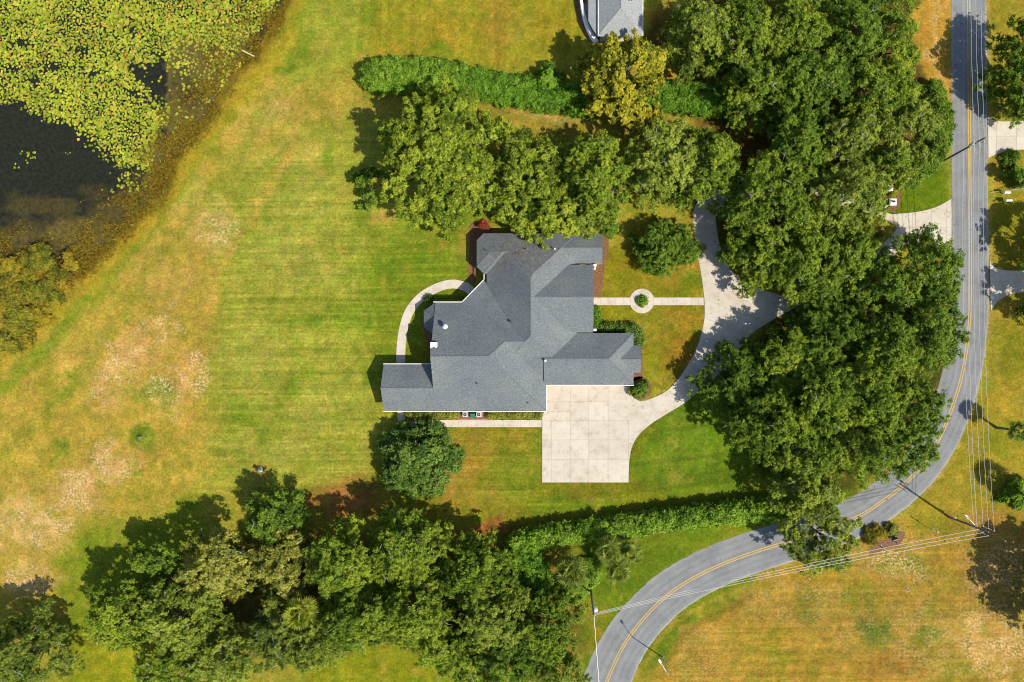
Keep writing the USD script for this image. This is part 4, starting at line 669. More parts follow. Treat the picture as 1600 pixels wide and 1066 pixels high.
SPK = dict(pal='cedar', aim=1.1, flat=1.0, rc=.8, ln=.48, wd=.2, streak=.55)
TREES = [
 ('cedar_tree', 'broad feathery yellow green tree with upswept sprays, nearest the mown lawn west of the house', 690, 245, 107, 118, 12.5, dict(SPK, seed=1, branches=6, gaps=.17, edge=.7)),
 ('oak_tree', 'feathery tree standing right of the broad yellow green one, just below the hedge gap', 820, 275, 66, 72, 11, dict(SPK, seed=2, branches=8, gaps=.16)),
 ('oak_tree', 'tree whose branches hang over the north roof slope of the house', 850, 318, 62, 62, 10, dict(SPK, seed=3, branches=4)),
 ('oak_tree', 'mid green tree below the golden tree with twigs showing through', 935, 275, 62, 74, 11, dict(seed=4, branches=12, gaps=.18)),
 ('oak_tree', 'small tree between the northeast corner of the house and the oaks above it', 925, 330, 48, 36, 7, dict(seed=5, pal='oak_pale')),
 ('oak_tree', 'pale oak above the small round tree on the front lawn', 1040, 250, 66, 72, 11.5, dict(seed=6, pal='oak_pale', branches=12, gaps=.17)),
 ('oak_tree', 'oak at the top of the drive, just left of where the concrete disappears under leaves', 1105, 262, 60, 72, 11.5, dict(seed=7, branches=6)),
 ('ornamental_tree', 'small dense tree alone on the front lawn north of the ring walk', 1042, 385, 56, 44, 5.0, dict(seed=8, pal='oak_dark', rc=.6, bough=1.5, hb=.25, ln=.34)),
 ('golden_tree', 'golden yellow tree growing through the hedge below the neighbour house', 974, 120, 71, 74, 10.5, dict(seed=9, pal='golden', rc=.75, ln=.46, wd=.3, gaps=.15, edge=.8)),
 ('oak_tree', 'oak at the top edge just right of the neighbour house', 1095, 55, 52, 66, 11, dict(seed=10, pal='oak_pale', branches=6, gaps=.2)),
 ('oak_tree', 'oak with pale limbs at the top edge, second to the right of the neighbour house', 1170, 60, 62, 74, 12, dict(seed=11, branches=16, gaps=.17)),
 ('oak_tree', 'oak filling the top edge midway between neighbour house and road', 1248, 50, 66, 72, 12, dict(seed=12)),
 ('oak_tree', 'dark oak touching the top edge, second tree from the road', 1330, 50, 64, 72, 12.5, dict(seed=13, pal='oak_dark')),
 ('oak_tree', 'oak at the top edge beside the dry strip next to the road', 1398, 60, 46, 74, 12, dict(seed=14)),
 ('oak_tree', 'oak casting shade across the right end of the long hedge', 1190, 140, 56, 56, 12, dict(seed=15, branches=4)),
 ('oak_tree', 'dark oak in the middle of the northeast grove', 1275, 130, 70, 60, 13, dict(seed=16, pal='oak_dark')),
 ('oak_tree', 'oak of the northeast grove that overlooks the dry strip, left of the curved hedge', 1370, 140, 70, 62, 13, dict(seed=17)),
 ('oak_tree', 'pale oak leaning over the curved hedge by the road', 1412, 205, 56, 62, 11.5, dict(seed=18, pal='oak_pale', branches=8)),
 ('oak_tree', 'oak with silvery bare branches at the heart of the northeast grove', 1330, 215, 66, 56, 12.5, dict(seed=19, branches=26, gaps=.2, pal='oak_pale')),
 ('oak_tree', 'oak beside the sunny gap at the right end of the long hedge', 1245, 225, 50, 58, 12, dict(seed=20, pal='oak_dark')),
 ('oak_tree', 'oak just above the entrance pillars', 1385, 262, 58, 42, 10, dict(seed=21, branches=6)),
 ('oak_tree', 'broad feathery oak left of the entrance pillars', 1318, 312, 74, 66, 13, dict(seed=22, aim=.8, streak=.4, pal='oak_pale', flat=.9)),
 ('oak_tree', 'broad oak standing on the island inside the looping drive', 1210, 315, 82, 82, 13, dict(seed=23, branches=6)),
 ('oak_tree', 'oak overhanging the inner bend of the drive where it forks', 1192, 400, 64, 56, 8.5, dict(seed=24)),
 ('oak_tree', 'oak whose lowest boughs touch the right branch of the drive', 1264, 410, 72, 62, 12, dict(seed=25, branches=4)),
 ('oak_tree', 'feathery oak at the lower right of the drive island', 1330, 395, 54, 52, 11, dict(seed=26, aim=.8, streak=.4)),
 ('oak_tree', 'big dark oak below the entrance, reaching the edge of the road', 1440, 425, 70, 66, 13, dict(seed=27, pal='oak_dark', aim=.7, streak=.4, flat=.9, branches=8)),
 ('oak_tree', 'low dark oak over the right branch of the drive between the two groves', 1284, 462, 60, 36, 6.5, dict(seed=70, pal='oak_dark')),
 ('oak_tree', 'oak left of the big dark one below the entrance', 1375, 450, 50, 56, 11.5, dict(seed=28, pal='oak_dark', branches=10, gaps=.2)),
 ('oak_tree', 'oak furthest east, its crown touching the centre line of the road', 1460, 520, 52, 66, 13, dict(seed=29, pal='oak_dark', aim=.5, streak=.4)),
 ('oak_tree', 'oak of the lower grove beside the one touching the centre line', 1385, 545, 62, 60, 13, dict(seed=30)),
 ('oak_tree', 'oak next to the dark gap at the top of the lower grove', 1302, 528, 62, 60, 10.5, dict(seed=31, pal='oak_dark')),
 ('oak_tree', 'tall oak right of the drive bend at the top left of the lower grove', 1230, 562, 66, 56, 8.8, dict(seed=32, pal='oak')),
 ('oak_tree', 'oak reaching furthest left over the drive', 1152, 592, 66, 60, 8.2, dict(seed=33, pal='oak_dark', edge=.8)),
 ('oak_tree', 'oak in the middle of the lower grove', 1285, 620, 70, 66, 13.5, dict(seed=34)),
 ('oak_tree', 'oak of the lower grove on its right flank, inside the road bend', 1365, 625, 66, 66, 13, dict(seed=35, aim=.5, streak=.4)),
 ('oak_tree', 'oak at the apex of the road bend', 1428, 640, 50, 60, 12, dict(seed=36, pal='oak_dark', aim=.6, streak=.4)),
 ('oak_tree', 'oak with a reddish broken limb on the lawn side of the lower grove', 1205, 660, 70, 60, 12, dict(seed=37, branches=8)),
 ('oak_tree', 'oak shading the lawn below the drive curve', 1260, 705, 68, 56, 12, dict(seed=38)),
 ('oak_tree', 'oak leaning over the yellow line on the lower bend', 1350, 700, 70, 58, 12.5, dict(seed=39, aim=.6, streak=.4)),
 ('oak_tree', 'oak at the road edge just above the lower bend, smallest of that grove', 1425, 705, 46, 40, 10, dict(seed=40, pal='oak_dark', aim=.6, streak=.4)),
 ('oak_tree', 'oak at the right end of the south hedge', 1268, 772, 62, 44, 10.5, dict(seed=41, branches=8, pal='oak_pale')),
 ('oak_tree', 'thin ragged tree hanging over the road below the south hedge', 1290, 840, 66, 58, 9, dict(seed=42, pal='oak_pale', gaps=.22, cover=1.7, bough=1.7, branches=14, rc=.7, edge=.9)),
 ('oak_tree', 'bright green lobed tree standing out above the lower left woods', 430, 806, 48, 48, 8.5, dict(seed=43, pal='lime', rc=.8)),
 ('oak_tree', 'yellowish shaggy tree in the lower left woods under the bright lobed one', 440, 890, 46, 62, 10, dict(seed=44, pal='shaggy', gaps=.2, branches=8)),
 ('oak_tree', 'shaggy moss hung tree left of the yellowish one in the lower left woods', 345, 880, 72, 58, 11, dict(seed=45, pal='shaggy', gaps=.18, branches=14)),
 ('young_tree', 'bright green young tree at the top left rim of the lower left woods', 238, 872, 42, 32, 8, dict(seed=46, pal='lime', rc=.7)),
 ('oak_tree', 'leftmost big tree of the lower left woods', 196, 960, 68, 60, 10.5, dict(seed=47, pal='oak', gaps=.16)),
 ('oak_tree', 'tree with dark gaps in the middle of the lower left woods', 285, 965, 76, 66, 11, dict(seed=48, pal='oak_pale', branches=8, gaps=.2)),
 ('oak_tree', 'tree at the bottom of the lower left woods above the first sunny patch', 262, 1040, 62, 46, 9.5, dict(seed=49, branches=6)),
 ('oak_tree', 'grey twigged tree at the bottom of the lower left woods', 352, 1034, 72, 54, 10, dict(seed=50, pal='oak_pale', branches=24, gaps=.24)),
 ('oak_tree', 'grey twigged tree left of the sunny patch at the bottom edge', 440, 990, 56, 60, 10, dict(seed=51, pal='olive', branches=20, gaps=.22)),
 ('oak_tree', 'tall oak with bright lobes at the top of the lower woods', 540, 880, 68, 66, 12, dict(seed=52, gaps=.16)),
 ('oak_tree', 'tall oak with bright lobes and a bare fork nearest the round lawn tree', 640, 865, 66, 66, 12.5, dict(seed=53, branches=10, gaps=.2)),
 ('oak_tree', 'oak above the right sunny patch at the bottom edge', 560, 965, 72, 62, 12, dict(seed=54)),
 ('oak_tree', 'oak in the middle of the lower woods below the two tall bright ones', 650, 960, 70, 64, 13, dict(seed=55, branches=5)),
 ('oak_tree', 'oak of the lower woods beside the left end of the south hedge', 745, 900, 62, 60, 12, dict(seed=56)),
 ('oak_tree', 'oak at the right rim of the lower woods left of the vine thicket', 770, 965, 58, 66, 12, dict(seed=57, pal='oak_pale')),
 ('oak_tree', 'oak at the bottom edge between the two sunny patches', 490, 1010, 54, 50, 10, dict(seed=69, pal='oak_pale')),
 ('oak_tree', 'oak bordering the bottom edge right of the sunny patch', 690, 1010, 62, 50, 11, dict(seed=58)),
 ('oak_tree', 'oak filling the gap between the bottom edge and the rim of the lower woods', 735, 1030, 50, 46, 9.5, dict(seed=71)),
 ('oak_tree', 'dark oak at the bottom edge left of the road', 785, 1030, 60, 52, 11, dict(seed=59, pal='oak_dark')),
 ('oak_tree', 'rounded dark tree between the lower woods and the road at the bottom', 850, 985, 60, 64, 10, dict(seed=60, pal='oak', edge=.4)),
 ('oak_tree', 'low dark tree at the bottom edge nearest the road', 868, 1055, 46, 36, 8, dict(seed=61, pal='olive')),
 ('oak_tree', 'isolated dark tree in the bottom left corner', 40, 1020, 72, 66, 10, dict(seed=62, pal='olive', branches=8)),
 ('oak_tree', 'dark tree at the top right corner beyond the road', 1612, 92, 50, 82, 11, dict(seed=63, pal='oak_dark')),
 ('oak_tree', 'lower dark tree at the right edge above the first neighbour drive', 1596, 150, 36, 36, 8, dict(seed=64, pal='oak_dark')),
 ('oak_tree', 'dark tree at the right edge between the two neighbour drives', 1655, 378, 52, 46, 9, dict(seed=65, pal='oak_dark')),
 ('oak_tree', 'dark tree at the right edge below the second neighbour drive', 1676, 474, 56, 46, 10, dict(seed=66, pal='oak_dark')),
 ('oak_tree', 'dark tree at the right edge shading the leaf littered field', 1690, 945, 70, 80, 12, dict(seed=67, pal='oak_dark')),
 ('magnolia_tree', 'round glossy dark green tree alone on the lawn south of the house', 651, 720, 63, 62, 6.6, dict(seed=68, pal='magnolia', rc=.6, bough=1.5, ln=.36, wd=.22, gaps=.0, edge=.06, hb=.22, streak=0., cover=2.6, dens=66, tuft=.17)),
]
for nm, lb, px, py, rx, ry, h_, kw in TREES:
    tree(nm, lb, px, py, rx, ry, h_, **kw)

def hedge(name, label, pts, width, h, pal='hedge', seed=0, ln=.30, wd=.21, rc=.55, category='hedge', dens=100, rag=.4):
    """Leafy bank along a seen centre line."""
    rng = np.random.default_rng(3000 + seed); pl = smooth_line(pts, 6); c0 = W(*pl[len(pl) // 2], 0)
    t = thing(name, label, category, (c0[0], c0[1], 0))
    w3 = np.array([W(x, y, h * .8) for x, y in pl]); ln_ = LineString(w3[:, :2]); k = S * (H - h * .8) / H; hw = width * k / 2 - rc * .5
    poly = ln_.buffer(hw, 8, cap_style='round'); n = int(poly.area / rc ** 2 * 1.35); b = poly.bounds
    q = rng.uniform([b[0], b[1]], [b[2], b[3]], (int(n * 3 * (b[2] - b[0]) * (b[3] - b[1]) / poly.area) + 50, 2)); q = q[shapely.contains_xy(poly, q[:, 0], q[:, 1])][:n]
    e = np.clip(shapely.distance(poly.exterior, shapely.points(q)) / max(hw, .4), 0, 1)
    zz = h * (.62 + .38 * np.sqrt(1 - (1 - e) ** 2)) - rc * .6 + rng.normal(0, rag * .5, len(q)); C = np.c_[q, zz]
    ex = poly.exterior; m = int(ex.length / rc * 1.6); s_ = np.array([ex.interpolate(d).coords[0] for d in rng.uniform(0, ex.length, m)]); C2 = np.c_[s_ + rng.normal(0, .12, s_.shape), rng.uniform(.25, h * .7, m)]
    cen = np.array([ln_.interpolate(ln_.project(Point(p))).coords[0] for p in np.vstack([q, s_])])
    C = np.vstack([C, C2]); C[:, 2] = np.maximum(C[:, 2], .3)
    out = unit(np.c_[(C[:, :2] - cen) / max(hw, .4) * .9, np.r_[np.full(len(q), .9), np.full(m, .15)]]); R = rc * rng.uniform(.7, 1.3, len(C))
    cb = np.clip(.5 + rng.normal(0, .17, len(C)) + .4 * (meshkit.noise(np.c_[C[:, :2] / 2.2, np.full(len(C), seed + .5)], seed) - .5), 0, 1)
    v, f, tt = clumps_to_leaves(rng, C, R, out, pal, dens, ln, wd, .85, cb, .2); v[:, 2] = np.maximum(v[:, 2], .06)
    rawmesh('foliage', v - [c0[0], c0[1], 0], f, M_leaf, t, prim={'tint': (tt, 'uniform')})
    st = [tube([[p[0] - c0[0], p[1] - c0[1], -.05], [p[0] - c0[0] + rng.normal(0, .1), p[1] - c0[1] + rng.normal(0, .1), h * .7]], [.05, .02], 5) for p in (ln_.interpolate(d).coords[0] for d in np.arange(.4, ln_.length, 1.3))]
    for g_ in st: obj('stem', g_, M_bark, t)
    return t
hedge('hedge', 'left end of the long north hedge, broad and light green', [(588, 117), (630, 115), (680, 116), (712, 120)], 46, 3.2, 'hedge_pale', 1, rc=.55)
hedge('hedge', 'middle length of the north hedge left of the golden tree, narrower and deeper green', [(735, 128), (790, 137), (850, 146), (915, 155)], 42, 3.0, 'hedge', 2)
hedge('hedge', 'right length of the north hedge between the golden tree and the grove', [(1020, 147), (1080, 151), (1140, 154), (1230, 158)], 42, 3.0, 'hedge', 3)
hedge('hedge', 'curved bright green hedge along the road north of the entrance', [(1458, 140), (1470, 160), (1474, 190), (1471, 220), (1460, 245), (1440, 262), (1420, 275)], 28, 2.6, 'lime', 4)
hedge('hedge', 'long south hedge above the bottom stretch of road', [(812, 848), (870, 838), (960, 826), (1050, 814), (1140, 803), (1222, 799)], 28, 3.0, 'hedge_pale', 5, rag=.5)
hedge('vine_thicket', 'vine covered green thicket hanging below the left end of the south hedge', [(815, 862), (828, 890), (838, 920)], 48, 2.6, 'hedge', 6, category='thicket')
hedge('thicket', 'low green growth between the fan palms and the utility pole', [(885, 925), (905, 915), (918, 895)], 34, 1.5, 'hedge_pale', 7, category='thicket', rc=.5)
hedge('hedge', 'dark clipped foundation hedge north of the garage wing', [(930, 514), (960, 514), (992, 515), (996, 525), (996, 538)], 10, 1.0, 'magnolia', 8, rc=.3, ln=.2, wd=.15)
hedge('hedge', 'short clipped foundation hedge beside the front steps', [(930, 486), (930, 505)], 8, .9, 'hedge', 9, rc=.28, ln=.2, wd=.15)
hedge('shrub_row', 'straw coloured shrubs along the south wall of the house, right of the air conditioners', [(765, 647), (800, 647), (843, 647)], 6, .6, 'shaggy', 10, rc=.25, ln=.2, wd=.14, category='shrubs')
hedge('shrub_row', 'straw coloured shrubs along the south wall of the house, left of the air conditioners', [(638, 647), (675, 647), (712, 647)], 6, .6, 'shaggy', 11, rc=.25, ln=.2, wd=.14, category='shrubs')
def shrub(name, label, px, py, r, h, pal, seed, rc=.34, ln=.2, wd=.14, edge=.3, **kw):
    tree(name, label, px, py, r, r, h, pal, seed=seed, rc=rc, ln=ln, wd=wd, edge=edge, hb=.2, gaps=kw.pop('gaps', .03), category='shrub', cover=1.9, dens=kw.pop('dens', 150), tuft=.13, **kw)
shrub('round_shrub', 'clipped round shrub at the southeast corner of the garage wing', 999, 609, 14, 1.9, 'oak_dark', 201)
shrub('shrub', 'small bright shrub inside the concrete ring of the front walk', 1004, 470.5, 5.6, .8, 'hedge_pale', 202, rc=.22)
shrub('shrub', 'dark green shrub off the northeast corner of the house', 952, 357, 12, 1.8, 'hedge', 203)
shrub('red_shrub', 'red leaved shrub at the northwest corner of the house', 754, 353, 7, 1.3, 'red', 204, gaps=.45)
shrub('round_shrub', 'clipped dark ball shrub below the upper neighbour drive', 1584, 244, 12, 2.0, 'oak_dark', 205, edge=.05, rc=.28)
shrub('shrub', 'bright leafy round shrub with a wide shadow at the right edge by the mailboxes', 1596, 276, 19, 3.6, 'hedge_pale', 206, rc=.5, ln=.3, wd=.2)
shrub('shrub', 'pale green leafy shrub at the right edge below the fan palm', 1588, 770, 20, 1.8, 'hedge_pale', 207, rc=.42, ln=.4, wd=.16, gaps=.2)
shrub('shrub', 'scrubby olive shrub at the edge of the road above the dark mailbox', 1394, 830, 9, 1.0, 'shaggy', 208)
shrub('shrub', 'yellow scrub under the ragged tree at the road edge', 1368, 836, 15, 1.2, 'marsh', 209, gaps=.2)
shrub('shrub', 'dark shrub tucked against the west bay of the house roof', 672, 470, 7, .9, 'oak_dark', 210)
shrub('shrub', 'low green shrub at the corner of the mulch under the entrance pillars', 1381, 319, 9, 1.1, 'oak_dark', 211)
shrub('young_tree', 'small dark bushy tree at the left foot of the broad feathery tree', 577, 288, 34, 4.2, 'oak_dark', 212, rc=.7, ln=.34, wd=.2, gaps=.15)
shrub('shrub', 'tall leafy shrub rising from the hedge in the shade left of the golden tree', 856, 122, 24, 4.0, 'hedge', 213, rc=.6, ln=.32, wd=.22)

# ---------------------------------------------------------------- palms
def palm(label, px, py, r, h, pal='palm', seed=0, nf=30, group=None):
    rng = np.random.default_rng(5000 + seed); c = W(px, py, h); t = thing('fan_palm', label, 'palm tree', (c[0], c[1], 0))
    obj('trunk', tube([[0, 0, -.1], [.05, .02, h * .4], [0, 0, h - .1]], [.26, .2, .19], 10), M_palmbark, t, smooth=60)
    Rm = r * S * (H - h) / H; V, Nn, Tt, Ln, Wd = [], [], [], [], []
    vs, fs, n0 = [], [], 0
    for k in range(nf):
        az = k * 2.39996 + rng.normal(0, .15); el = math.radians(75 - 105 * (k / nf) + rng.normal(0, 8)); d = np.array([math.cos(az) * math.cos(el), math.sin(az) * math.cos(el), math.sin(el)])
        L = Rm * rng.uniform(.85, 1.08); hub = np.array([0, 0, h]) + d * L * .5; side = unit(np.cross(d, [0, 0, 1.])); upv = np.cross(side, d)
        for j in range(15):
            a = math.radians(-115 + 230 * j / 14); ld = unit(d * math.cos(a) + side * math.sin(a) + upv * .18 * math.cos(a)); ll = L * .55 * (1 - .25 * abs(a) / 2); tip = hub + ld * ll - np.array([0, 0, .16 * ll]); mid = hub + ld * ll * .55; w = np.cross(ld, upv); w = unit(w) * .055 * (1 + ll * .5)
            vs += [hub, mid + w, tip, mid - w]; fs.append([n0, n0 + 1, n0 + 2, n0 + 3]); n0 += 4
        p0 = np.array([0, 0, h - .05]); w = side * .035; vs += [p0 - w, p0 + w, hub + w * .6, hub - w * .6]; fs.append([n0, n0 + 1, n0 + 2, n0 + 3]); n0 += 4
    fs = np.array(fs); base = np.repeat(rng.uniform(.25, .8, nf), 16)
    rawmesh('fronds', np.array(vs), fs, M_leaf, t, prim={'tint': (tints(rng, len(fs), pal, base), 'uniform')})
palm('fan palm on a leaning looking trunk at the right edge beside the road bend', 1591, 673, 19, 5.7, seed=1)
palm('fan palm out at the right edge whose round shadow lies by the power lines', 1627, 781, 27, 5.9, seed=2)
palm('fan palm nearest the utility pole beside the bottom stretch of road', 893, 893, 31, 4.5, seed=3)
palm('middle fan palm of the group below the south hedge, darkest one', 952, 861, 27, 4.8, seed=4)
palm('right hand fan palm of the group below the south hedge', 985, 864, 22, 4.0, seed=5)
palm('front fan palm of the group below the south hedge, closest to the road', 965, 893, 24, 4.2, seed=6)
palm('yellow green fan palm poking out of the lower left woods', 470, 958, 30, 9.5, 'palm_gold', seed=7)

# ---------------------------------------------------------------- utility poles and wires
def gp(px, py, h=0.): return W(px, py, h)
def ground_of(px, py):  return np.array([(px - NX) * S, (NY - py) * S, 0.])
def crossarm(t, c, d, L):
    d = np.array([*unit(np.array(d, float)), 0]); a = math.atan2(d[1], d[0]); arm = obj('crossarm', box(0, 0, 0, L, .11, .13, a).apply_translation(c), M_pole, t); return d, arm
def insulator(t, p): obj('insulator', cat([cyl(p[0], p[1], p[2], p[2] + .14, .05, 8), cyl(p[0], p[1], p[2] + .14, p[2] + .26, .09, 8, .05)]), M_porcelain, t)
def shaft(t, h, r=.17): obj('shaft', tube([[0, 0, -.3], [0, 0, h * .5], [0, 0, h]], [r, r * .85, r * .68], 10), M_pole, t, smooth=60)
A0, B0, C0 = ground_of(1483, 808), ground_of(1470, 254), ground_of(923, 920)
tA = thing('utility_pole', 'corner utility pole with street light arm where the wires turn, right of the road bend', 'utility pole', A0); shaft(tA, 11.1, .19)
ends = {}
for nm, z, d, o in (('n', 10.55, (.8, -.35), (.15, .5)), ('w', 10.1, (.75, -.45), (-.5, -.25))):
    c = np.array([*o, z]); d3, arm = crossarm(tA, c, d, 2.3); ends[nm] = []
    for s_ in (-.95, 0, .95):
        p = c + d3 * s_ + [0, 0, .06]; insulator(tA, p); ends[nm].append(A0 + p + [0, 0, .2])
obj('brace', cat([tube([[.0, .0, 9.7], [.15, .5, 10.5]], .03, 5), tube([[0, 0, 9.3], [-.5, -.25, 10.05]], .03, 5)]), M_steel, tA)
ld = unit(np.array([-19., 19.])); obj('lamp_arm', tube([[0, 0, 7.9], [ld[0] * 1.0, ld[1] * 1.0, 8.25], [ld[0] * 2.3, ld[1] * 2.3, 8.35]], .06, 8), M_white, tA)
def lamp_head(t, p, d):
    a = math.atan2(d[1], d[0]); b = trimesh.creation.icosphere(2, 1.0); b.apply_scale([.42, .19, .11]); b.apply_transform(trimesh.transformations.rotation_matrix(a, [0, 0, 1])); b.apply_translation(p); obj('lamp_head', b, M_white, t, smooth=True)
lamp_head(tA, np.array([ld[0] * 2.6, ld[1] * 2.6, 8.33]), ld)
obj('meter_box', box(.0, .22, 1.7, .3, .18, .5), M_white, tA)
tB = thing('utility_pole', 'dark leaning looking utility pole standing in the grass left of the upper road', 'utility pole', B0); shaft(tB, 12.5, .19)
cB = np.array([0, 0, 10.75]); dB, _ = crossarm(tB, cB + [0, -.14, 0], (1, .05), 2.0); endB = []
for s_ in (-.8, 0, .8):
    p = cB + dB * s_ + [0, -.14, .06]; insulator(tB, p); endB.append(B0 + p + [0, 0, .2])
obj('transformer', cat([cyl(-.42, -.1, 9.2, 10.1, .24, 14), cyl(-.42, -.1, 10.1, 10.2, .2, 14, .1)]), M_steel, tB)
obj('cable_loop', tube([[.1, -.1, 10.9], [.7, -.7, 10.2], [.3, -1.0, 9.6], [-.3, -.3, 9.4]], .03, 5), M_cable, tB)
tC = thing('utility_pole', 'utility pole with round transformer left of the bottom stretch of road', 'utility pole', C0); shaft(tC, 13.0, .19)
obj('transformer', cat([cyl(.42, .1, 10.0, 10.95, .28, 16), cyl(.42, .1, 10.95, 11.08, .25, 16, .12)]), M_white, tC); endC = []
for z in (11.7, 12.15, 12.6):
    obj('insulator', tube([[.1, 0, z], [.34, 0, z + .05]], [.07, .1], 8), M_porcelain, tC); endC.append(C0 + [.36, 0, z + .05])
dC, _ = crossarm(tC, np.array([0, -.12, 12.4]), (1, .2), 1.3)
def wire(name, label, p, q, sag, r=.035, group=None, n=26, mat=None):
    u = np.linspace(0, 1, n)[:, None]; pts = p + (q - p) * u; pts[:, 2] -= (4 * sag * u * (1 - u))[:, 0]
    c = pts[n // 2]; t = obj(name, tube(pts, r, 5), mat or M_cable); data(t, label, 'cable', group)
for k, (a, b) in enumerate(zip(ends['n'], endB)):
    wire('power_line', ('left', 'middle', 'right')[k] + ' one of the three power lines along the road above the corner pole', a, b, 1.1, .027, 'three power lines along the road')
Nn = [ground_of(1470, -330) + [dx, 0, 11.0] for dx in (-.8, 0, .8)]
for k, (a, b) in enumerate(zip(endB, Nn)): wire('power_line', ('left', 'middle', 'right')[k] + ' one of three power lines from the upper pole to the top edge', a, b, 1.0, .026, 'power lines to the top edge')
for k, (a, b) in enumerate(zip(ends['w'], endC)): wire('power_line', ('upper', 'middle', 'lower')[k] + ' one of the three power lines crossing the bend to the bottom pole', a, b, 1.2, .03, 'three power lines crossing the bend')
wire('power_line', 'thick pale line from the bottom pole to the bottom edge over the road', C0 + [.05, -.1, 12.7], ground_of(945, 1205) + [0, 0, 12.], 1.0, .045)
wire('phone_line', 'thinner lower cable left of the three power lines along the road', A0 + [-.1, .1, 8.2], B0 + [0, -.15, 8.5], 1.2, .035)
wire('phone_line', 'lowest cable along the road, leftmost of the bundle at the corner pole', A0 + [-.15, .15, 7.4], B0 + [0, -.15, 6.8], 1.3, .03)
obj_g = A0 + np.array([2.6, -1.9, 0]); wire('guy_wire', 'short bright guy wire slanting down right of the corner pole', A0 + [.1, -.1, 10.2], A0 + np.array([3.4, -2.6, 0.05]), .02, .035)
wire('guy_wire', 'pale wire running to the right edge beside the mailboxes', ground_of(1546, 301) + [0, 0, .1], ground_of(1700, 296) + [0, 0, 8], .25, .04)
for k in range(2):
    pass
D0 = ground_of(1035, 1027); tD = thing('street_lamp', 'grey street lamp with a long arm at the inner edge of the bottom road', 'street lamp', D0)
obj('pole', tube([[0, 0, -.1], [0, 0, 3.4], [0, 0, 6.9]], [.11, .09, .065], 10), M_steel, tD, smooth=60); obj('base', cyl(0, 0, 0, .35, .2, 12, .13), M_steel, tD)
d2 = unit(np.array([-14., 23.])); obj('lamp_arm', tube([[0, 0, 6.6], [d2[0] * .8, d2[1] * .8, 7.1], [d2[0] * 2.3, d2[1] * 2.3, 7.25]], [.055, .05, .045], 8), M_steel, tD); lamp_head(tD, np.array([d2[0] * 2.75, d2[1] * 2.75, 7.22]), d2)

# ---------------------------------------------------------------- entrance pillars, mailboxes, signs
def pillar(label, px, py, w, stub):
    c = gp(px, py, 1.6); c[2] = 0; t = thing('entrance_pillar', label, 'pillar', c)
    obj('shaft', box(0, 0, .7, w * .8, w * .8, 1.4), M_brick, t); obj('cap', cat([box(0, 0, 1.46, w, w, .12), box(0, 0, 1.57, w * .82, w * .82, .1)]), M_white, t)
    ln = obj('lantern', cat([box(0, 0, 1.72, .22, .22, .2), box(0, 0, 1.98, .3, .3, .06), box(0, 0, 2.05, .16, .16, .08)]), M_dark, t); obj('lantern_glass', box(0, 0, 1.885, .2, .2, .13), M_glass, ln)
    d = np.array([stub[0], -stub[1]]) * S; L = np.linalg.norm(d); obj('wing_wall', box(*(d / 2 + unit(d) * w * .2), .5, L, .24, 1.0, math.atan2(d[1], d[0])), M_white, t)
pillar('upper white capped entrance pillar with lantern beside the oak', 1391.5, 294, .95, (-9, 7)); pillar('lower white capped entrance pillar with lantern nearest the entrance drive', 1396, 315.5, 1.15, (-9, 6))
shrub('shrub', 'small yellow leaved shrub between the two entrance pillars', 1395.5, 301.5, 4.5, .7, 'golden', 214, rc=.16)
def mailbox(label, px, py, body, L=1.0, rz=0., w=.4):
    c = gp(px, py, 1.1); c[2] = 0; t = thing('mailbox', label, 'mailbox', c, rz)
    arc_ = [(w / 2 * math.cos(a), .14 + w / 2 * math.sin(a)) for a in np.linspace(0, math.pi, 9)]
    b = trimesh.creation.extrude_polygon(Polygon([(-w / 2, -.12), (w / 2, -.12)] + arc_), L, engine='earcut'); b.apply_transform(trimesh.transformations.rotation_matrix(math.pi / 2, [1, 0, 0])); b.apply_transform(trimesh.transformations.rotation_matrix(math.pi / 2, [0, 0, 1])); b.apply_translation([-L / 2, 0, 1.05])
    obj('body', b, body, t); obj('post', box(0, 0, .46, .12, .12, .94), M_white, t); obj('door', box(L / 2 + .015, 0, 1.08, .03, w * .9, .26), M_white, t); obj('flag', box(.1, w / 2 + .02, 1.25, .06, .02, .26), mottled('flag_red', (.5, .04, .03), (.55, .06, .04)) if not stage.GetPrimAtPath('/World/Looks/flag_red') else UsdShade.Material.Get(stage, '/World/Looks/flag_red'), t)
mailbox('upper white mailbox at the right edge under the pale wire', 1573.5, 301, M_white, rz=math.pi); mailbox('lower white mailbox at the right edge on open grass', 1576, 313.5, M_white, rz=math.pi)
M_navy = mottled('navy_paint', (.012, .012, .03), (.03, .028, .06), scale=4, rough=.3)
mailbox('dark blue mailbox in the mulch bed at the outside of the lower bend', 1398, 843, M_navy, .95, .35, .5)
def stake(label, px, py):
    t = thing('marker_stake', label, 'stake', ground_of(px, py)); obj('post', box(0, 0, .45, .12, .12, .9), M_white, t); obj('reflector', box(.065, 0, .78, .015, .09, .12), M_yellow, t)
stake('white marker stake left of the dark mailbox, nearer the road', 1374, 850); stake('white marker stake left of the dark mailbox, nearer the field', 1379, 856); stake('white marker stake just below the dark mailbox', 1402, 849)
tl = thing('lamp_post', 'thin garden lamp post casting a long shadow above the mailboxes', 'lamp post', ground_of(1579, 296)); obj('post', tube([[0, 0, 0], [0, 0, 2.9]], [.06, .045], 8), M_dark, tl); lt = obj('lantern', cat([box(0, 0, 2.94, .34, .34, .06), box(-.15, -.15, 3.17, .03, .03, .42), box(.15, .15, 3.17, .03, .03, .42), box(0, 0, 3.4, .4, .4, .06), box(0, 0, 3.5, .2, .2, .14)]), M_dark, tl); obj('lantern_glass', box(0, 0, 3.17, .28, .28, .4), M_glass, lt)
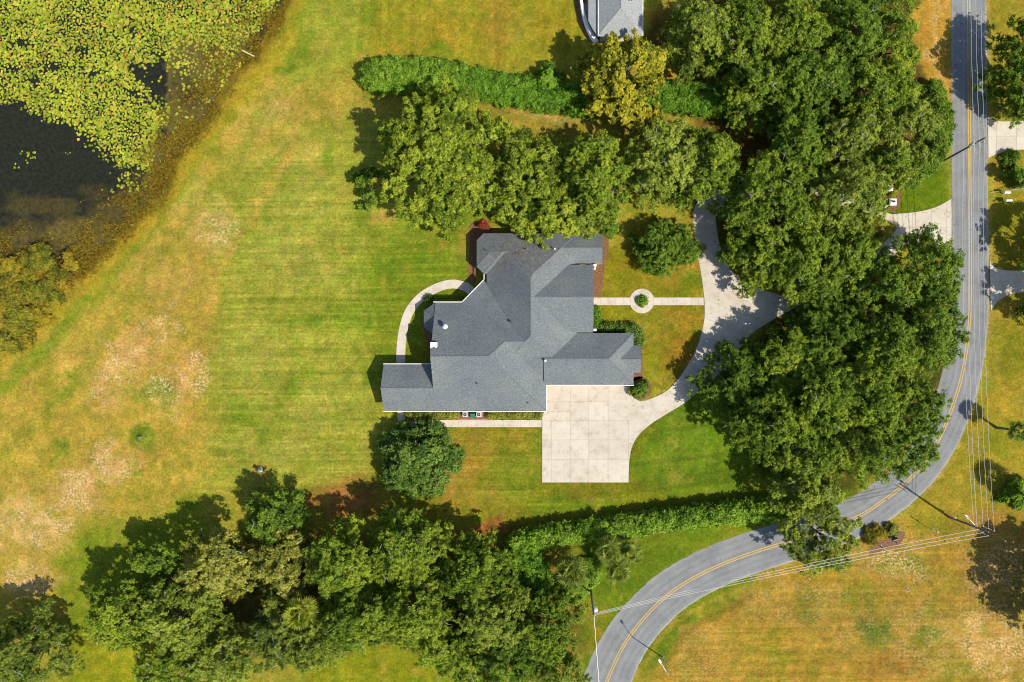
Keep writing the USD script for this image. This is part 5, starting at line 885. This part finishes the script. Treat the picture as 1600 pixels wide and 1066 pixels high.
def sign(label, px, py, h, plate, rz):
    t = thing('road_sign', label, 'road sign', ground_of(px, py), rz); obj('post', box(0, 0, h / 2, .06, .06, h), M_steel, t)
    for z, w, hh in plate: obj('plate', box(.045, 0, z, .02, w, hh), M_steel, t)
sign('small road sign on a short post by the field edge under the ragged tree', 1259, 900, 2.0, [(1.75, .6, .5)], 1.0); sign('thin tall road sign between the lower bend and the corner pole', 1448, 824, 3.6, [(2.0, .6, .6), (3.3, .5, .4)], .6)

# ---------------------------------------------------------------- air conditioners and covers
def aircon(label, px, py):
    c = gp(px, py, .8); c[2] = 0; t = thing('air_conditioner', label, 'air conditioner', c)
    obj('case', cat([box(0, 0, .42, .84, .84, .72)]), mottled('grey_case', (.30, .31, .31), (.40, .41, .41), rough=.5) if not stage.GetPrimAtPath('/World/Looks/grey_case') else UsdShade.Material.Get(stage, '/World/Looks/grey_case'), t); obj('pad', box(0, 0, .03, 1.0, 1.0, .045), M_conc, t)
    a = np.linspace(0, 2 * np.pi, 25); ring = Polygon([(.40 * math.cos(x), .40 * math.sin(x)) for x in a], [[(.33 * math.cos(x), .33 * math.sin(x)) for x in a]]); obj('fan_ring', slab(ring, .78, .84), M_white, t)
    fan = obj('fan', cyl(0, 0, .782, .80, .32, 20), M_dark, t); obj('hub', cyl(0, 0, .801, .83, .13, 12), M_steel, fan)
    obj('guard', cat([box(0, 0, .835, .66, .02, .012, k * math.pi / 4) for k in range(4)][:1]), M_steel, t)
aircon('left hand air conditioner with round fan against the south wall', 726.5, 647.8); aircon('right hand air conditioner with round fan against the south wall', 748, 647.8)
c = gp(738.5, 650, .7); c[2] = 0; t = thing('utility_box', 'green utility box between the two air conditioners', 'utility box', c); obj('case', box(0, 0, .34, .72, .62, .68), M_green, t); obj('lid', box(0, .02, .71, .78, .7, .05), M_green, t); obj('side_panel', box(-.39, -.1, .4, .04, .5, .5), M_white, t)
e = G([(716, 642), (716, 655.3), (761, 655.3), (761, 642)]); data(obj('brick_edging', slab(LineString(e).buffer(.14, join_style=2), -.05, .12), M_brick), 'brick edging round the air conditioners against the south wall', 'edging')
t = thing('septic_cover', 'pale round concrete lid set in the mown lawn above the lower woods', 'cover', ground_of(407, 734)); obj('ring', slab(Point(0, 0).buffer(.62, 16).difference(Point(0, 0).buffer(.46, 16)), -.05, .08), M_bark, t); obj('lid', cat([cyl(0, 0, -.05, .11, .45, 20), cyl(0, 0, .11, .15, .16, 12)]), M_conc, t)
t = thing('well_cap', 'small weathered cap on top of the round green mound', 'cover', (*ground_of(222, 684)[:2], .5)); obj('pipe', cyl(0, 0, -.3, .18, .28, 14), M_palmbark, t); obj('cap', cyl(0, 0, .18, .25, .36, 14, .3), mottled('mossy_cap', (.10, .13, .05), (.17, .19, .08)), t)
t = thing('drain_cover', 'small round drain cover in the field below the mailbox bend', 'cover', ground_of(1419, 922)); obj('ring', slab(Point(0, 0).buffer(.32, 14).difference(Point(0, 0).buffer(.22, 14)), -.05, .05), M_joint, t); obj('grate', cyl(0, 0, -.05, .04, .2, 14), M_dark, t)
p, q = ground_of(377, 77.5), ground_of(397.5, 88); a = math.atan2(*(q - p)[1::-1]); b = box(0, 0, .04, np.linalg.norm(q - p), .22, .05); b.apply_transform(trimesh.transformations.rotation_matrix(-.03, [0, 1, 0])); data(usdkit.mesh(stage, '/World/wooden_board', b.apply_transform(trimesh.transformations.rotation_matrix(a, [0, 0, 1])).apply_translation((p + q) / 2 + [0, 0, -.25]), mottled('bleached_wood', A(235, 215, 150), A(250, 232, 180))).GetPrim(), 'pale bleached board lying on the pond bank', 'board')

# ---------------------------------------------------------------- pond plants
rng = np.random.default_rng(77)
pad_poly = Polygon([(-60, -60), (460, -60), (432, 5), (398, 52), (372, 78), (345, 88), (322, 72), (300, 66), (272, 84), (238, 90), (206, 104), (214, 132), (238, 150), (257, 172), (259, 192), (242, 215), (233, 250), (222, 268), (196, 263), (166, 241), (140, 213), (110, 198), (85, 190), (60, 171), (40, 176), (15, 163), (-60, 152)])
gxp, gyp = np.meshgrid(np.arange(-60, 470, 2.75), np.arange(-60, 300, 2.75)); q = np.stack([gxp.ravel(), gyp.ravel()], 1) + rng.normal(0, 1.3, (gxp.size, 2))
nz = meshkit.fbm(np.c_[q / 26, np.full(len(q), 3.)], 4, 3) - .5; sd_ = np.where(shapely.contains_xy(pad_poly, q[:, 0], q[:, 1]), 1, -1) * shapely.distance(pad_poly.exterior, shapely.points(q))
prob = ss(-9, 12, sd_ + nz * 40) * np.clip(1.2 + nz * 1.0, 0, 1)
for cx, cy, rx_, ry_ in [(30, 65, 22, 9), (48, 128, 22, 12), (120, 78, 16, 8), (142, 112, 14, 9), (72, 102, 20, 8), (210, 145, 12, 6), (10, 105, 14, 7), (90, 140, 14, 8), (200, 45, 12, 6)]:
    prob *= 1 - .72 * np.exp(-(((q[:, 0] - cx) / rx_) ** 2 + ((q[:, 1] - cy) / ry_) ** 2) ** 1.5)
for cx, cy, rr_, s_ in [(130, 222, 9, .35), (38, 243, 9, .3), (20, 258, 6, .3), (47, 236, 5, .4), (100, 236, 3, .6), (190, 283, 16, .35), (170, 305, 14, .3), (152, 322, 16, .22), (128, 348, 8, .4), (310, 130, 30, .3), (350, 100, 34, .5), (290, 95, 26, .4), (285, 185, 18, .25), (262, 225, 16, .3), (215, 292, 14, .3), (100, 360, 16, .15), (120, 352, 10, .4), (228, 118, 14, .12)]:
    prob = np.maximum(prob, s_ * np.exp(-((q[:, 0] - cx) ** 2 + (q[:, 1] - cy) ** 2) / rr_ ** 2))
ok = (rng.uniform(size=len(q)) < prob) & shapely.contains_xy(water_poly_px.buffer(4), q[:, 0], q[:, 1]); q = q[ok]; n = len(q)
ang = np.linspace(.2, 2 * np.pi - .2, 7); rad_ = rng.uniform(.09, .25, n) * (.85 + .5 * (meshkit.noise(np.c_[q / 34, np.full(n, 12.)], 12))); ph_ = rng.uniform(0, 2 * np.pi, n)
cx_, cy_ = (q[:, 0] - NX) * S, (NY - q[:, 1]) * S; zp = -.705 + rng.uniform(0, .03, n); tilt = rng.normal(0, .12, (n, 2))
rx = np.cos(ang[None] + ph_[:, None]) * rad_[:, None]; ry = np.sin(ang[None] + ph_[:, None]) * rad_[:, None]
vv = np.concatenate([np.stack([cx_, cy_, zp], -1)[:, None], np.stack([cx_[:, None] + rx, cy_[:, None] + ry, zp[:, None] + .01 + np.abs(rx * tilt[:, :1] + ry * tilt[:, 1:])], -1)], 1).reshape(-1, 3)
ff = (np.arange(n)[:, None, None] * 8 + np.array([[0, i, i + 1] for i in range(1, 7)])[None]).reshape(-1, 3)
pp = np.array([A(138, 156, 40), A(176, 184, 52), A(206, 202, 68), A(222, 180, 74), A(206, 124, 60)]); pi_ = rng.choice(5, n, p=[.26, .40, .24, .08, .02]); pc_ = pp[pi_] * rng.uniform(.8, 1.2, (n, 1)) * (.80 + .48 * meshkit.fbm(np.c_[q / 30, np.full(n, 4.)], 3, 15))[:, None]
data(rawmesh('lily_pads', vv, ff, M_pad, prim={'tint': (np.repeat(pc_, 6, 0), 'uniform')}), 'floating carpet of yellow green lily pads over the pond', 'lily pads', kind='stuff')
# sedge and dead stems along the shore
sh = LineString(WATER_PX); m_ = 34000; d_ = rng.uniform(0, sh.length, m_); base = np.array([p.coords[0] for p in shapely.line_interpolate_point(sh, d_)]); base = base + rng.normal(0, 20, (m_, 2)) + [-4, -2]
sd2 = np.where(shapely.contains_xy(water_poly_px, base[:, 0], base[:, 1]), -1, 1) * shapely.distance(sh, shapely.points(base)); dens_ = meshkit.fbm(np.c_[base / 22, np.full(m_, 8.)], 3, 8); keep_ = (rng.uniform(size=m_) < np.clip((dens_ - .36) * 4.5, 0, 1)) & (base[:, 0] < 445) & (base[:, 0] > -60) & (base[:, 1] < 470) & (sd2 < 30); base, sd2 = base[keep_], sd2[keep_]
mb = rng.normal([40, 468], [46, 52], (5200, 2)); mb = mb[(mb[:, 1] > 395) & (mb[:, 0] * .95 + mb[:, 1] < 572) & (mb[:, 0] > -40)]; base = np.vstack([base, mb]); sd2 = np.r_[sd2, np.full(len(mb), 24.)]
nn = len(base); zz_ = -.7 + .6 * ss(0, 24, sd2); c_ = np.c_[(base[:, 0] - NX) * S, (NY - base[:, 1]) * S, zz_ + .3]
nv, nf_ = leaves(c_, unit(rng.normal(size=(nn, 3)) + [0, 0, .7]), rng.uniform(.3, .7, nn), rng.uniform(.08, .18, nn), rng)
sp_ = np.array([A(160, 120, 44), A(194, 162, 50), A(214, 190, 64), A(150, 156, 44)]); data(rawmesh('shore_sedge', nv, nf_, M_leaf, prim={'tint': (sp_[rng.choice(4, nn, p=[.36, .32, .2, .12])] * rng.uniform(.6, 1.15, (nn, 1)), 'uniform')}), 'brown and yellow sedge growing along the pond shore', 'sedge', kind='stuff')
for k, (px, py, r, h, pal, lb) in enumerate([(28, 418, 27, 1.9, 'marsh', 'yellow marsh shrub furthest up the left edge below the dark pond water'), (64, 404, 22, 1.7, 'marsh_green', 'yellow green marsh shrub touching the dark water at its tip'), (14, 458, 25, 1.9, 'marsh', 'orange marsh shrub against the left edge under the yellow one'), (52, 448, 26, 1.9, 'marsh_green', 'olive marsh shrub in the middle of the marsh bushes'), (92, 436, 17, 1.4, 'marsh', 'small yellow marsh shrub nearest the mown track'),
        (30, 498, 26, 1.7, 'marsh_green', 'dull green marsh shrub at the lower left of the marsh bushes'), (68, 488, 22, 1.5, 'marsh', 'rusty marsh shrub bordering the green track'), (10, 540, 20, 1.5, 'marsh_green', 'lowest marsh shrub on the left edge'), (40, 532, 14, 1.2, 'marsh', 'small rusty marsh shrub beside the lowest one'), (112, 410, 12, 1.2, 'marsh', 'lone yellow marsh shrub at the corner of the pond'), (88, 466, 12, 1.1, 'marsh_green', 'tiny olive marsh shrub by the green track')]):
    tree('marsh_shrub', lb, px, py, r * 1.05, r, h * .6, pal, seed=300 + k, rc=.4, bough=.8, streak=0., ln=.3, wd=.2, edge=.9, hb=.2, gaps=.34, category='shrub', cover=1.5, dens=90, tuft=.2)

# dry leaves blown on to the drive and the lawn near the groves
rng = np.random.default_rng(91); ql = []
for cx, cy, sx__, sy__, k in [(1120, 420, 30, 60, 120), (1150, 500, 40, 40, 120), (1440, 350, 30, 25, 90), (1060, 600, 30, 25, 60), (1060, 700, 60, 40, 70), (1100, 360, 14, 40, 70), (930, 690, 60, 60, 30), (1390, 850, 70, 30, 160), (1410, 900, 60, 40, 160), (1560, 880, 50, 60, 220), (1515, 60, 24, 70, 60), (600, 160, 60, 25, 60), (840, 180, 70, 14, 70)]:
    ql.append(np.c_[rng.normal(cx, sx__, k), rng.normal(cy, sy__, k)])
ql = np.vstack(ql)[::2]; ql = ql[~shapely.contains_xy(drive.buffer(-8), ql[:, 0], ql[:, 1]) | (np.arange(len(ql)) % 4 == 0)]; nl = len(ql); cl2 = np.c_[(ql[:, 0] - NX) * S, (NY - ql[:, 1]) * S, np.full(nl, .11)]
rl = np.array([on_roof(x_, y_) for x_, y_ in np.c_[rng.normal(830, 30, 130), rng.normal(392, 12, 130)] if 366 < y_ < 440 and 757 < x_ < 900]); cl2 = np.vstack([cl2, rl + [0, 0, .05]]); nl = len(cl2)
lv, lf = leaves(cl2, unit(rng.normal(size=(nl, 3)) * .25 + [0, 0, 1.]), rng.uniform(.16, .34, nl), rng.uniform(.10, .2, nl), rng); lp = np.array([A(150, 104, 56), A(190, 146, 84), A(224, 190, 130), A(120, 86, 50)])
data(rawmesh('fallen_leaves', lv, lf, M_leaf, prim={'tint': (lp[rng.integers(0, 4, nl)], 'uniform')}), 'dry fallen leaves scattered over the grass near the groves', 'leaves', kind='stuff')
